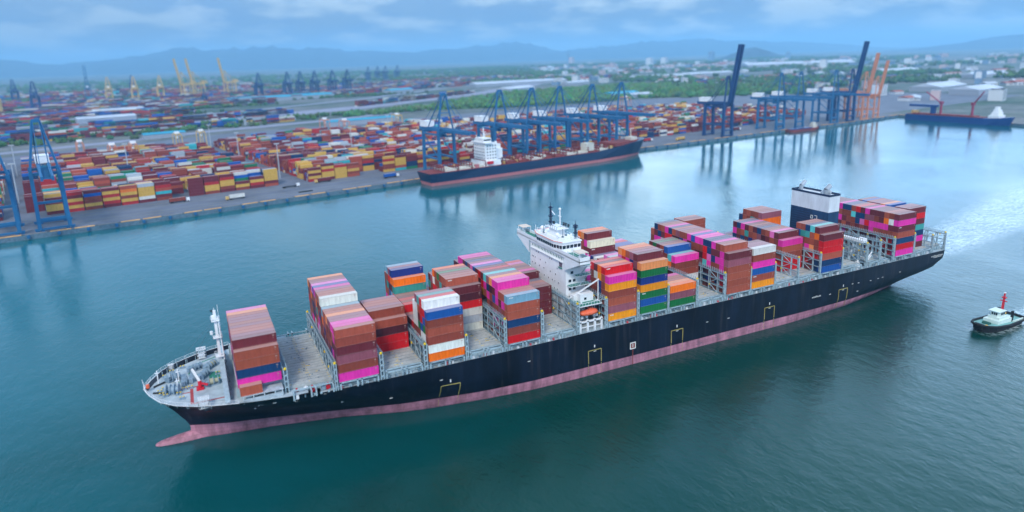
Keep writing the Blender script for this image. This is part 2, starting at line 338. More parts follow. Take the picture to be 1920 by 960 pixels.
# white gunwale rail round the bow, and side railing
def railing(pts, h=1.1, every=1, m=0, w=0.09, mid=True):
    mb = MB()
    for a, b in zip(pts[:-1], pts[1:]):
        mb.bar((a[0],a[1],a[2]+h), (b[0],b[1],b[2]+h), w, m=m)
        if mid: mb.bar((a[0],a[1],a[2]+h*.5), (b[0],b[1],b[2]+h*.5), w*.7, m=m)
    for p in pts[::every]: mb.bar(p, (p[0],p[1],p[2]+h), w, m=m)
    return mb
bow = [(x, YC+sg*(h-0.05), sheer(x)) for sg in (-1, 1) for x, h in [hb_at(19.2, s) for s in S] if x < 2]
for sg in (-1, 1):
    pts = [(x, YC+sg*max(0.05, h-0.1), sheer(x)) for x, h in [hb_at(19.15, s) for s in S] if x < 4]
    g = MB()
    for a, b in zip(pts[:-1], pts[1:]): g.bar(a, b, 0.2, 0.12)
    SP(g.build('gunwale', M['white']))
    SP(railing(pts, 1.0, w=.07).build('bow_railing', M['white']))
    pts = [(x, YC+sg*(HB-0.25), DK-0.05) for x in np.arange(29, 322, 3.0)]
    SP(railing(pts, 1.1, w=0.08).build('side_railing', M['steel']))
    # frames inside the bow bulwark
    fr = MB()
    for x, h in [hb_at(18.6, s) for s in S]:
        if -18 < x < 0: fr.box(x-.06, YC+sg*(h-1.3) if sg < 0 else YC+h-1.3, 18.0, x+.06, (YC-(h-1.3)+1.0*0-0) if sg < 0 else YC+h-.2, 19.1) if sg > 0 else fr.box(x-.06, YC-h+.2, 18.0, x+.06, YC-h+1.3, 19.1)
    SP(fr.build('bulwark_bracket', M['steel']))
# forecastle markings (walkways painted green and red)
mk = MB(); z = 18.006
for x0,y0,x1,y1,c in ((-9.1,31,-8.3,38,1),(-12,26.9,-8.3,27.4,1),(-9,28.2,-3,31,1),(-3.2,22,0,30,1),
                      (-8.8,10,-7.9,21.5,2),(-8,9.6,.6,10.3,2),(-12,18,-8.8,18.6,2),(-12,21.2,-5,21.8,2)):
    mk.add([(x0,y0,z),(x1,y0,z),(x1,y1,z),(x0,y1,z)], [(0,1,2,3)], c-1)
mk.add([(-8.6,37.6,z),(-8.4,38.4,z),(-.5,42.6,z),(-.3,41.9,z)], [(0,3,2,1)], 0)
SP(mk.build('deck_walkway_marking', [M['green'], M['red']]))
# mooring machinery on the forecastle
def winch(x, y, z, ang, L_=4.2, r=1.0, name='winch', warm=False):
    c, s_ = math.cos(ang), math.sin(ang); P = lambda a, b, h: (x+c*a-s_*b, y+s_*a+c*b, z+h)
    w = MB(); w.tube(P(-L_/2,0,1.2), P(L_/2,0,1.2), .28)
    for a in (-L_/2, -L_/6, L_/6, L_/2): w.tube(P(a-.09,0,1.2), P(a+.09,0,1.2), r*1.15, n=14)
    w.tube(P(-L_/6,0,1.2), P(L_/6,0,1.2), r*.8, n=12, m=1); w.tube(P(L_/6,0,1.2), P(L_/2-.1,0,1.2), r*.62, n=12, m=1)
    w.bar(P(-L_/2-.4,0,.15), P(L_/2+.4,0,.15), 1.9, .3); w.bar(P(-L_/2-.9,.2,.9), P(-L_/2,.2,.9), 1.1, 1.4)
    for a in (-L_/2, L_/2): w.bar(P(a,.9,.2), P(a,0,1.3), .25)
    return SP(w.build(name, [M['winch'], M['tanrope'] if warm else M['winch']]))
M['tanrope'] = material('mooring_rope', (178,176,150), 0.9, var=0.1)
winch(-13.2, 29.6, 18, 0.2, 3.4, 1.5, 'anchor_windlass'); winch(-13.4, 20.2, 18, -0.2, 3.4, 1.5, 'anchor_windlass')
winch(-6.8, 34.2, 18, .5, 3.6, .95); winch(-2.4, 33.6, 18, .9, 3.8, 1.0, warm=True); winch(-4.6, 27.2, 18, 1.0, 3.8, 1.0)
winch(-2.8, 20.4, 18, 0.1, 4.2, 1.1, warm=True); winch(-10.2, 25.4, 18, 1.5, 3.0, .8); winch(-8.0, 26.6, 18, 1.5, 3.0, .8)
for x, y in ((-11,14.6),(-10.8,37.9),(-16.5,20.1),(-15.8,33.2),(-15.4,18.6),(-17,22.4),(-15.8,24),(-11.8,18),(-10.3,20.7),(-8.6,20.9),(-.6,27.5),(.2,22.5),(-13.9,36)):
    b = MB()
    for d_ in (-.45, .45): b.tube((x+d_,y,18), (x+d_,y,18.8), .24, n=8, m=0); b.tube((x+d_,y,18.8), (x+d_,y,18.92), .27, n=8, m=1)
    b.box(x-.9, y-.35, 18, x+.9, y+.35, 18.12, 0)
    SP(b.build('bollard', [M['winch'], M['yellow']]))
for x, y in ((-17.6, 29.7), (-11.8, 27.6), (-12.0, 20.9)):
    p = MB(); p.bar((x,y,18), (x,y,22.2), .28); p.bar((x-.6,y,21.4), (x+.6,y,21.4), .2); SP(p.build('deck_post', M['white']))
# chains, stores crane, cages
ch = MB()
for y in (20.2, 29.6): ch.bar((-15.5, y+(24.8-y)*.1, 18.35), (-18.8, y+(24.8-y)*.55, 18.25), .5, .3)
SP(ch.build('anchor_chain', M['dark']))
cr_ = MB(); cr_.tube((-5.9,19.2,18), (-5.9,19.2,20.6), .55, m=0); cr_.box(-7,18,18,-4.9,20.1,18.5,0); cr_.bar((-5.9,19.2,20.5), (-7.6,22.2,23.6), .55, m=1); cr_.bar((-5.9,19.2,20), (-3.7,18.0,19.4), .5, m=0)
SP(cr_.build('deck_crane', [M['brightred'], M['white']]))
def cage(x, y, z, s_=2.4, h=2.6):
    c = MB()
    for i in range(5):
        t = i*s_/4
        for a, b in (((x+t,y,z),(x+t,y,z+h)), ((x+t,y+s_,z),(x+t,y+s_,z+h)), ((x,y+t,z),(x,y+t,z+h)), ((x+s_,y+t,z),(x+s_,y+t,z+h)), ((x+t,y,z+h),(x+t,y+s_,z+h)), ((x,y+t,z+h),(x+s_,y+t,z+h))): c.bar(a, b, .13)
    for i in range(4):
        t = z+.1+i*h/3.2
        for a, b in (((x,y),(x+s_,y)), ((x+s_,y),(x+s_,y+s_)), ((x+s_,y+s_),(x,y+s_)), ((x,y+s_),(x,y))): c.bar((*a,t), (*b,t), .13)
    c.box(x+.4,y+.4,z,x+s_-.4,y+s_-.4,z+.9)
    return SP(c.build('rail_cage', M['white']))
cage(-6.6, 5.2, 18, 2.8); cage(-6.2, 41.4, 18.6, 2.8, 3.0); cage(-14.8, 37.6, 18.4, 1.5, 1.4)
# mast house with breakwater
bw = MB()
prof = [(25.0, 24.0), (20, 22.6), (14, 21.2), (8, 20.2), (2.4, 19.4)]
for sg in (-1, 1):
    pr = [(YC-(YC-y) if sg < 0 else YC+(YC-y), z_) for y, z_ in prof]
    for (y0, z0), (y1, z1) in zip(pr[:-1], pr[1:]):
        bw.add([(1.0,y0,18),(1.0,y1,18),(1.0,y1,z1),(1.0,y0,z0),(1.25,y0,18),(1.25,y1,18),(1.25,y1,z1),(1.25,y0,z0)],
               [(0,1,2,3),(7,6,5,4),(3,2,6,7)], 1)
        bw.add([(.35,y0,z0),(.35,y1,z1),(1.75,y1,z1),(1.75,y0,z0),(.35,y0,z0+.25),(.35,y1,z1+.25),(1.75,y1,z1+.25),(1.75,y0,z0+.25)],
               [(0,3,2,1),(4,5,6,7),(0,1,5,4),(2,3,7,6),(1,2,6,5),(3,0,4,7)], 0)
        bw.bar((1.3,y0,18.1), (2.6,y0,18.1), .2, m=1); bw.bar((1.3,y0,z0), (2.6,y0,18.1), .2, m=1)
SP(bw.build('breakwater', [M['steel'], M['steel']]))
ms = MB(); ms.box(.3,24.4,24,1.15,25.2,40.2); ms.bar((1.9,24.2,24),(1.5,24.4,38), .3); ms.bar((1.9,25.6,24),(1.5,25.2,38), .3)
for z_ in np.arange(25, 38, 1.0): ms.bar((1.9,24.2,z_),(1.9,25.6,z_), .1)
for z_, s_ in ((25.2,1.3),(31.4,1.3),(36.9,1.2)):
    ms.box(.7-s_,24.8-s_,z_,.7+s_*1.1,24.8+s_,z_+.2)
    for a in (-s_, s_):
        ms.bar((.7-s_,24.8+a,z_+1.1),(.7+s_,24.8+a,z_+1.1),.1); ms.bar((.7+a,24.8-s_,z_+1.1),(.7+a,24.8+s_,z_+1.1),.1)
        for b in (-s_, 0, s_): ms.bar((.7+b,24.8+a,z_),(.7+b,24.8+a,z_+1.1),.09); ms.bar((.7+a,24.8+b,z_),(.7+a,24.8+b,z_+1.1),.09)
ms.box(-.3,24.2,37.4,.7,25.4,38.6); ms.bar((.7,24.8,39),(.7,24.8,41.0),.14); ms.bar((1.8,25.6,38),(1.8,25.6,41.6),.1); ms.tube((-.8,24.8,32.6),(-.8,24.8,33.6),.45)
fm = SP(ms.build('foremast', M['white']))
fl = MB(); fl.bar((.2,24.8,39.7),(.8,24.8,39.7),.5); fl.bar((-.4,24.5,40.3),(.3,24.5,40.3),.4); o = fl.build('mast_lamp', M['dark']); o.parent = fm
st = MB(); st.bar((.6,24.6,37.5),(-15,31,19.3),.07); st.bar((.6,24.8,37.5),(-6,41,21),.07); SP(st.build('mast_stay', M['dsteel']))
jk = MB(); jk.bar((-21.0,24.8,19.2),(-21.4,24.8,22.3),.14); jk.tube((-20.2,24.8,19.3),(-20.2,24.8,20.4),.5,m=1); SP(jk.build('jackstaff', [M['white'], M['orange']]))

# bays -------------------------------------------------------------
BX = {1:4.3, 2:18.5, 3:32.3, 4:46.6, 5:61, 6:75, 7:89.1, 8:103.3, 9:129.4, 10:143.5, 11:157.2, 12:171.3, 13:185.4, 14:198.5, 15:212, 16:225.2, 17:238.4, 18:252.0, 19:269.6, 20:286.5, 21:300.5, 22:314.0}
LEN = 12.19
# hatch covers: five panels across each bay, with lashing sockets in yellow
n_h = 0
rng = random.Random(5)
for b, x in BX.items():
    y0, y1 = (2.55, 47.0)
    if b == 1: y0, y1 = 7.4, 42.2
    if b == 2: y0, y1 = 4.9, 44.8
    if b == 18: y0, y1 = 2.55, 14
    L_ = LEN if b != 22 else 8.5
    zt = D-0.06 + (TH if b == 1 else 0)
    n = 5 if b != 18 else 1
    for i in range(n):
        a0 = y0+(y1-y0)*i/n+.2; a1 = y0+(y1-y0)*(i+1)/n-.2
        h = MB(); h.box(x-.25, a0, zt-1.0, x+L_+.25, a1, zt, 0)
        for q in range(5):
            yy = a0+(a1-a0)*(q+.5)/5
            for xx in (x+.35, x+L_*.5-.3, x+L_*.5+.3, x+L_-.35): h.box(xx-.2, yy-.08, zt, xx+.2, yy+.08, zt+.07, 1 if rng.random() < .55 else 2)
        for q in (.25,.5,.75): h.box(x-.2, a0+(a1-a0)*q-.05, zt, x+L_+.2, a0+(a1-a0)*q+.05, zt+.03, 2)
        for q in range(3):
            xx = x+rng.uniform(1, L_-2); yy = a0+rng.uniform(.5, a1-a0-.8)
            if rng.random() < .7: h.bar((xx,yy,zt+.05),(xx+rng.uniform(-1,1.4),yy+rng.uniform(-.5,.5),zt+.05), .12, m=1)
            h.box(xx+.8, yy, zt, xx+1.3, yy+.4, zt+.1, 2)
        SP(h.build('hatch_cover', [M['hatch'], M['yellow'], M['dsteel']])); n_h += 1
for sg, yy in ((0, 2.6), (1, 47.0)):
    for b, x in BX.items():
        if b in (18,): continue
        c = MB()
        o_ = 0 if b > 2 else (4.8 if b == 1 else 2.3); y_ = yy+o_ if sg == 0 else yy-o_
        c.box(x-.6, y_-.15, 16.6, x+(LEN if b != 22 else 8.5)+.6, y_+.15, D-1.1+(TH if b == 1 else 0), 0)
        for i in range(1, 10):
            xx = x-.6+i*1.34; c.box(xx, y_-.5 if sg == 0 else y_+.15, 16.6, xx+.12, y_-.15 if sg == 0 else y_+.5, D-1.2, 0)
        SP(c.build('hatch_coaming', M['steel']))
# outboard stanchions that carry the outermost stacks
for sg in (-1, 1):
    ye = YC+sg*(HB-.1)
    for b, x in BX.items():
        if b in (1, 22): continue
        s_ = MB(); a, c_ = sorted((ye, ye-sg*2.3))
        for xx in (x+.1, x+LEN*.5-.9, x+LEN*.5+.5, x+LEN-.5):
            s_.box(xx, a if sg > 0 and False else (a+.12), 16.6, xx+.42, a+.62, D-.35, 0) if sg < 0 else s_.box(xx, c_-.62, 16.6, xx+.42, c_-.12, D-.35, 0)
            s_.box(xx, a+.1, D-.5, xx+.42, c_, D-.12, 0)
        yy0, yy1 = (a+.1, a+.5) if sg < 0 else (c_-.5, c_-.1)
        if b != 2: s_.box(x, yy0, D-.55, x+LEN, yy1, D-.15, 0)
        s_.box(x, a+1.9 if sg < 0 else a+.1, D-.5, x+LEN, a+2.25 if sg < 0 else a+.4, D-.15, 0)
        # clutter along the passageway
        r_ = random.Random(b*3+sg)
        for q in range(5):
            xx = x+.8+q*2.4+r_.uniform(-.4,.4); k = r_.choice([0,0,1,2,3]); w_ = r_.uniform(.4,1.0); hh = r_.uniform(.5,1.3)
            s_.box(xx, a+.75, 16.6, xx+w_, a+1.25, 16.6+hh, k)
        SP(s_.build('stanchion_frame', [M['steel'], M['white'], M['brightred'], M['dsteel']]))
# lashing bridges
def lashing_bridge(xc, n, y0=.05, y1=49.4, w=1.2, panel=False, seed=0, base=16.6):
    zt = D+n*TH; r_ = random.Random(seed)
    m = MB(); hw = w/2-.1
    for e in (0, 1):
        ya, yb = (y0, y0+.85) if e == 0 else (y1-.85, y1)
        for xx in (xc-hw, xc+hw-.26): m.box(xx, ya, base, xx+.26, yb, zt+.5, 0)
        for k in np.arange(base+1.0, zt+.3, 1.9): m.box(xc-hw, ya+.05, k, xc+hw, yb-.05, k+.4, 0)
    ys = np.arange(y0+4.2, y1-3.0, 4.954)
    for i, yy in enumerate(ys):
        for xx in (xc-hw, xc+hw-.2): m.box(xx, yy-.17, base+1, xx+.2, yy+.17, zt, 0)
    for k in range(0, n+1):
        z_ = D+k*TH
        for xx in (xc-hw, xc+hw-.2): m.box(xx-.02, y0+.5, z_-.3, xx+.22, y1-.5, z_-.06, 0)
        m.box(xc-hw, y0+.5, z_-.1, xc+hw, y1-.5, z_-.02, 1)
    for i in range(0, len(ys)-1, 3):
        for k in range(n):
            a = (xc-hw-.03, ys[i], D+k*TH); b_ = (xc-hw-.03, ys[i+1], D+(k+1)*TH)
            if k % 2: a = (a[0], b_[1], a[2]); b_ = (b_[0], ys[i], b_[2])
            m.bar(a, b_, .2)
    if panel:
        m.box(xc-.05, y0+1.0, D-1, xc+.05, y1-1.0, zt-.4, 2)
    # walkway guard stanchions
    for yy in np.arange(y0+.8, y1-.5, 1.24):
        for xx in (xc-hw, xc+hw): m.bar((xx, yy, zt), (xx, yy, zt+1.2), .11, m=0)
    for xx in (xc-hw, xc+hw):
        m.bar((xx, y0+.8, zt+.75), (xx, y1-.8, zt+.75), .07, m=0)
    for q in range(3):
        yy = r_.uniform(y0+2, y1-2); k = r_.randint(1, n); m.tube((xc-hw-.1, yy, D+k*TH-.9), (xc-hw-.1, yy, D+k*TH-.3), .3, n=8, m=3)
    o = SP(m.build('lashing_bridge', [M['steel'], M['dsteel'], M['panel'], M['yellow']]))
    for yy in (y0+.42, y1-.42):
        c = MB(); c.tube((xc, yy, zt+.5), (xc, yy, zt+.95), .42, n=10); c.tube((xc, yy, zt+.95), (xc, yy, zt+1.15), .42, .2, n=10)
        p = c.build('post_cap', M['yellow']); p.parent = o
    return o
M['panel'] = material('lashing_bridge_plating', (190,198,200), 0.65, var=0.3, scale=0.7, streak=0.2)
gaps = [(17.5,2,3.4,46.2,1.4,False),(31.4,2,.05,49.4,1.1,False),(45.6,2,.05,49.4,1.4,False),(59.9,2,.05,49.4,1.4,False),(74.1,2,.05,49.4,1.2,False),
        (88.2,3,.05,49.4,1.2,False),(102.3,3,.05,49.4,1.3,False),(116.6,3,.05,49.4,1.4,True),(128.6,3,.05,49.4,1.2,False),(142.6,3,.05,49.4,1.2,False),
        (156.5,3,.05,49.4,1.0,False),(170.4,3,.05,49.4,1.2,False),(184.5,3,.05,49.4,1.2,False),(198.05,3,.05,49.4,.8,False),(211.4,3,.05,49.4,.9,False),
        (224.8,3,.05,49.4,.8,False),(237.9,3,.05,49.4,.8,False),(251.3,3,.05,49.4,.9,False),(267.2,3,.05,13.5,1.4,False),(276.0,3,.05,49.4,1.2,False),(285.6,3,.05,49.4,1.2,False),
        (299.6,3,.05,49.4,1.2,False),(313.3,2,.05,49.4,1.0,False),(323.0,3,.2,49.2,1.0,False)]
for i, (xc, n, y0, y1, w, pn) in enumerate(gaps):
    lashing_bridge(xc, n if i != 23 else 2, y0, y1, w, pn, i, 16.6)
# low equipment just abaft the breakwater
m = MB()
m.box(5, 2.3, 18, 16, 2.6, 19.3)
m.box(14.2, 3.6, 18, 15.6, 4.8, 20.4, 0); m.box(6, 3.2, 18, 7.4, 4.4, 19.9, 0); m.box(5, 2.2, 20.1, 16.4, 7.2, 20.25, 0)
for x in (5.2, 8, 11, 14, 16): m.bar((x, 2.4, 18), (x, 2.4, 20.1), .35)
SP(m.build('side_platform', [M['deck']]))
for x, y, mm in ((19.5,2.6,'brightred'),(22.2,2.8,'white'),(24,2.4,'brightred'),(27.2,2.2,'winch'),(28.6,2.0,'brightred'),(29.8,2.2,'dsteel')):
    m = MB(); m.box(x, y, 16.9, x+1.2, y+1.0, 18.0 if mm != 'white' else 18.6); m.tube((x+.6,y+.5,18.0),(x+.6,y+.5,18.9),.3); SP(m.build('deck_locker', M[mm]))

# bridge tower ------------------------------------------------------
X0, X1, Y0, Y1 = 117.9, 126.2, 10.8, 38.8
tw = MB(); tw.box(X0, Y0, 16.6, X1, Y1, 43.2, 0)
tower = SP(tw.build('accommodation_tower', M['white']))
def sub(mb, name, mats, par): o = mb.build(name, mats); o.parent = par; o.matrix_parent_inverse = Matrix.Identity(4); return o
# bridge wings: a full-beam deck with bulwarks carried by sloping brackets
wg = MB(); wg.box(117.3, .3, 43.2, 121.8, 49.3, 43.5)
for a, b_ in (((117.3,.3),(121.8,.3)), ((117.3,49.15),(121.8,49.15))): wg.box(a[0], a[1], 42.3, b_[0], a[1]+.15, 44.9)
wg.box(117.3,.3,42.6,117.45,49.3,44.75); wg.box(121.65,.3,43.5,121.8,13,44.7); wg.box(121.65,36.5,43.5,121.8,49.3,44.7)
for sg in (-1, 1):
    yw = Y0 if sg < 0 else Y1; yt = .35 if sg < 0 else 49.25
    for x in (117.32, 121.5):
        wg.add([(x,yw,37.6),(x,yw,43.2),(x,yt,43.2),(x,yt,42.3),(x+.25,yw,37.6),(x+.25,yw,43.2),(x+.25,yt,43.2),(x+.25,yt,42.3)],
               [(0,1,2,3),(7,6,5,4),(0,3,7,4),(2,1,5,6),(3,2,6,7)], 0)
SP(wg.build('bridge_wing', M['white']))
for sg in (-1, 1):
    t = MB(); ya, yb = (.6, 5.2) if sg < 0 else (44.4, 49)
    t.box(117.6, ya, 46.3, 121.4, yb, 46.45, 1)
    for x in (117.8, 121.2):
        for y in (ya+.2, yb-.2): t.bar((x,y,43.5),(x,y,46.3),.14)
    t.box(118.6, (ya+yb)/2-.5, 43.5, 119.6, (ya+yb)/2+.5, 44.8, 0)
    SP(t.build('wing_shelter', [M['white'], M['beige']])) if 'beige' in M else None
    rb = railing([(117.5, y, 44.8) for y in np.linspace(ya, ya+8 if sg < 0 else ya-4, 7)], .5, w=.08); SP(rb.build('wing_railing', M['steel']))
    gd = MB(); gd.box(117.5, .5 if sg < 0 else 38, 43.506, 121.6, 12 if sg < 0 else 49.1, 43.52); SP(gd.build('wing_deck_covering', M['green']))
# gallery below the wheelhouse: dark band with posts
ga = MB(); ga.box(117.86, 12.6, 40.9, 117.9, 37.4, 41.7, 0)
for y in np.arange(12.8, 37.4, 1.2): ga.box(117.6, y, 40.3, 117.85, y+.12, 42.0, 1)
ga.box(117.3, 12.4, 40.0, 117.86, 37.6, 40.3, 1)
SP(ga.build('gallery', [M['seaglass'] if 'seaglass' in M else M['glass'], M['white']]))
# wheelhouse
whp = [(117.0,18),(117.0,31),(118.4,35.2),(126.4,35.2),(126.4,14),(118.4,14)]
wh = MB(); wh.poly(whp, 43.5, 46.8, 0); house = SP(wh.build('wheelhouse', M['white']))
gl = MB()
seg = [((118.4,14),(117.0,18)), ((117.0,18),(117.0,31)), ((117.0,31),(118.4,35.2)), ((126.4,14),(118.4,14))]
for (a, b_), k in zip(seg, (3, 9, 3, 5)):
    d = Vector((b_[0]-a[0], b_[1]-a[1])); nrm = Vector((d.y, -d.x)).normalized()*-1
    if nrm.x > 0 and a[1] != 14 : nrm = -nrm
    if a[0] == 126.4: nrm = Vector((0, -1))
    for i in range(k):
        p = Vector(a)+d*((i+.1)/k); q = Vector(a)+d*((i+.9)/k); o_ = nrm*.05
        gl.add([(p.x+o_.x,p.y+o_.y,44.6),(q.x+o_.x,q.y+o_.y,44.6),(q.x+o_.x*3,q.y+o_.y*3,45.7),(p.x+o_.x*3,p.y+o_.y*3,45.7),(p.x-o_.x,p.y-o_.y,44.6),(q.x-o_.x,q.y-o_.y,44.6),(q.x-o_.x,q.y-o_.y,45.9),(p.x-o_.x,p.y-o_.y,45.9)],
               [(0,1,2,3),(0,3,7,4),(1,5,6,2),(3,2,6,7),(7,6,5,4)], 0)
w_ = gl.build('window', M['glass']); w_.parent = house
so = MB(); wr = [(116.7,17.8),(116.7,31.2),(118.3,35.6),(126.6,35.6),(126.6,13.6),(118.3,13.6)]
so.poly(wr, 48.2, 48.55, 0)
for a, b_ in zip(wr[:3]+[wr[5]], wr[1:4]+[wr[0]]): so.bar((a[0],a[1],48.62), (b_[0],b_[1],48.62), .22, .14, m=1)
SP(so.build('wheelhouse_roof', [M['white'], M['orange']]))
rp = railing([(wr[5][0]+.5,14.2,48.55),(117.4,18.4,48.55),(117.4,24,48.55),(117.4,30.6,48.55),(119,34.6,48.55),(126,34.6,48.55),(126,24,48.55),(126,14.2,48.55),(119,14.2,48.55)],1.1,w=.08); SP(rp.build('roof_railing', M['white']))
# masts, domes and clutter above
rm = MB(); rm.box(120.5,22.5,48.5,124.5,27.5,51.5,0); rm.box(119.8,20.5,51.5,125,29.5,51.7,0)
for y in np.arange(20.5, 29.6, 1.5):
    for x in (119.8, 125): rm.bar((x,y,51.7),(x,y,52.8),.09,m=1)
for x in (119.8, 125): rm.bar((x,20.5,52.8),(x,29.5,52.8),.09,m=1)
for y in (20.5, 29.5): rm.bar((119.8,y,52.8),(125,y,52.8),.09,m=1)
rm.tube((122.5,22.6,51.5),(122.5,22.6,58.6),.24,m=0); rm.bar((120.2,22.6,57.2),(122.5,29.4,57.2),.3,m=0); rm.bar((122.5,21.6,56.2),(122.5,24,56.2),.2); rm.sphere((122.5,22.6,59),.5)
SP(rm.build('radar_mast', [M['white'], M['dsteel']]))
for x, y, z0, z1 in ((121.5,28.0,50,60.8),(125.4,16.2,47.6,55.6)):
    a = MB()
    for dx_, dy_ in ((-.4,-.4),(.4,-.4),(.4,.4),(-.4,.4)): a.bar((x+dx_,y+dy_,z0),(x+dx_*.4,y+dy_*.4,z1-1.5),.16)
    for z_ in np.arange(z0+.5, z1-1.5, .9): a.bar((x-.4,y-.3,z_),(x+.4,y+.3,z_+.5),.13); a.bar((x+.4,y-.3,z_),(x-.4,y+.3,z_+.5),.13)
    for z_ in (z0+3, z0+5.2, z1-2.2): a.box(x-.7,y-.6,z_,x+.7,y+.6,z_+.4)
    a.bar((x,y,z1-2),(x,y,z1),.16); SP(a.build('signal_mast', M['navysteel'] if 'navysteel' in M else M['dark']))
for x, y, r_, z_ in ((119.5,31.2,.9,49.9),(120.8,32.6,.7,49.6),(123.6,31.5,1.0,50),(118.8,27.3,.5,49.5),(119.4,19.4,.85,49.8),(124.6,18.0,.5,49.5),(121.5,33.6,.5,49.3)):
    s_ = MB(); s_.tube((x,y,48.5),(x,y,z_),.28); s_.sphere((x,y,z_+r_*.5),r_); SP(s_.build('satellite_dome', M['white'], smooth=True))
for x, y, h in ((118.2,34.4,2.5),(118.2,33.2,1.8),(119.2,29.6,3.4),(121,16.2,1.8),(123.4,15.4,2.2),(122.2,20.2,3.2),(124.6,21.8,4.4),(125.4,25,3.8)):
    a = MB(); a.bar((x,y,48.5),(x,y,48.5+h),.14); a.box(x-.3,y-.3,48.5,x+.3,y+.3,49.1); SP(a.build('whip_aerial', M['white'] if h < 3 else M['dsteel']))
lo = MB()
for x, y, z_ in ((125.2,21,51.9),(125.2,23,52),(125.2,24.6,51.9),(122.8,28,52)): lo.box(x,y,z_,x+.5,y+.7,z_+1.1)
SP(lo.build('searchlight', M['dark']))
for o in list(C.objects):
    if o.name.split('.')[0] in ('wheelhouse_roof','roof_railing','radar_mast','signal_mast','satellite_dome','whip_aerial','searchlight'): o.location.z -= 1.4
# front windows: scattered square ports
prt = [(y, z_) for z_, ys in ((39.2,(33.5,31.8,22.5,21)),(36.6,(37,36,34.5,30.2,25.8,17)),(34.0,(37,34.5,31,27.4,22.3,18.2)),(31.2,(37,34.2,31,27.2,23.6,20.8,18.8,16)),(28.4,(37,33,29.6,26,21.8,19.2,17)),(25.6,(37,32.8,28,24.5,21,18.6,16.2)),(23.2,(36.4,31,26,20))) for y in ys]
for y, z_ in prt:
    big = z_ > 39 or (z_ == 36.6 and y in (22.5,))
    f = MB(); f.box(117.84, y-.36, z_-.38, 117.9, y+.36, z_+.38, 1); f.box(117.80, y-.24, z_-.28, 117.85, y+.24, z_+.28, 0); SP(f.build('porthole', [M['glass'], M['white']]))
for z_ in (36.3, 33.2, 30.1, 27.0):
    for x in (119.6, 121.4) if z_ < 34 else (120.5,):
        f = MB(); f.box(x-.55, 10.70, z_-.5, x+.55, 10.76, z_+.5, 0); SP(f.build('side_window', M['glass']))
rc = MB(); rc.box(117.86, 13.4, 37.8, 117.88, 15.6, 40.0, 0); rc.box(117.5,13.2,37.4,117.86,15.8,37.7,1); SP(rc.build('balcony_recess', [M['greyshade'] if 'greyshade' in M else M['steel'], M['green']]))
# near and far side galleries with stairs
for sg in (-1, 1):
    yo = Y0 if sg < 0 else Y1
    for i, z_ in enumerate((38.9, 35.3, 31.8)):
        g = MB(); a, b_ = (yo-2.6, yo) if sg < 0 else (yo, yo+2.6); x0 = 118.2 if z_ < 32 else 121.2
        g.box(x0, a, z_-.2, 127.2, b_, z_, 0); g.box(x0+.1, a+.1, z_+.004, 127.1, b_-.1, z_+.01, 1)
        ye = a if sg < 0 else b_
        for x in np.arange(x0, 127.3, 1.1): g.bar((x,ye,z_),(x,ye,z_+1.1),.09,m=2)
        g.bar((x0,ye,z_+1.1),(127.2,ye,z_+1.1),.11,m=2); g.bar((x0,ye,z_+.55),(127.2,ye,z_+.55),.08,m=2)
        g.bar((122.4,ye+.5 if sg<0 else ye-.5,z_),(126,ye+.5 if sg<0 else ye-.5,z_+3.5),.5,.15,m=2)
        SP(g.build('side_gallery', [M['white'], M['green'], M['steel']]))
    # embarkation deck, davit and its supports
    g = MB(); a, b_ = (1.2, Y0) if sg < 0 else (Y1, 48.4)
    g.box(118.0, a, 26.2, 127.4, b_, 26.5, 0); g.box(118.2,a+.2,26.504,127.2,b_-.2,26.51,1)
    g2 = (b_+a)/2
    yy = a+5 if sg < 0 else b_-5
    g.box(120.5, yy-1.2, 26.5, 126, yy+2.5, 29.4, 0); g.box(119.0, yy+1, 26.5, 121.5, yy+3.6, 28.6, 0); g.box(122.1,yy-1.24,27.2,123.1,yy-1.2,28.1,2)
    for x in np.arange(118, 127.5, 1.2): g.bar((x, a if sg<0 else b_, 26.5),(x, a if sg<0 else b_, 27.6),.1,m=0)
    g.bar((118, a if sg<0 else b_, 27.6),(127.4, a if sg<0 else b_, 27.6),.12,m=0)
    g.box(118.2, a, 23.6, 127.4, a+4 if sg<0 else b_-0, 23.8, 0) if False else None
    for x in (118.2, 121.3, 124.3, 127.2):
        g.bar((x, a+.2 if sg<0 else b_-.2, 16.6),(x, a+.2 if sg<0 else b_-.2, 21.0),.7,m=0); g.bar((x, a+5 if sg<0 else b_-5, 16.6),(x, a+5 if sg<0 else b_-5, 26.3),.4,m=0)
    g.bar((118, a+.2 if sg<0 else b_-.2, 20.4),(127.4, a+.2 if sg<0 else b_-.2, 20.4),.7,.5,m=0)
    g.bar((118, a+.2 if sg<0 else b_-.2, 18.3),(127.4, a+.2 if sg<0 else b_-.2, 18.3),.3,.3,m=0)
    for x in (119.2, 126.0): g.bar((x, a+4.5 if sg<0 else b_-4.5, 26),(x, a+.8 if sg<0 else b_-.8, 27.6),.4); g.bar((x, a+4.5 if sg<0 else b_-4.5, 21),(x, a+4.5 if sg<0 else b_-4.5, 27),.35)
    for x, q in ((125.2,19),(126.3,20.2),(120,19.2),(122,19)): g.box(x,a+2.5 if sg<0 else b_-3.5,20.6,x+.9,a+3.6 if sg<0 else b_-2.5,21.6,0)
    SP(g.build('boat_deck', [M['white'], M['green'], M['glass']]))
sg_ = MB(); sg_.bar((117.6,9.6,26.6),(127.6,3.8,34.6),.9,.35); sg_.bar((127.4,4,26.5),(127.4,4,34.4),.3); SP(sg_.build('gangway_stair', M['white']))
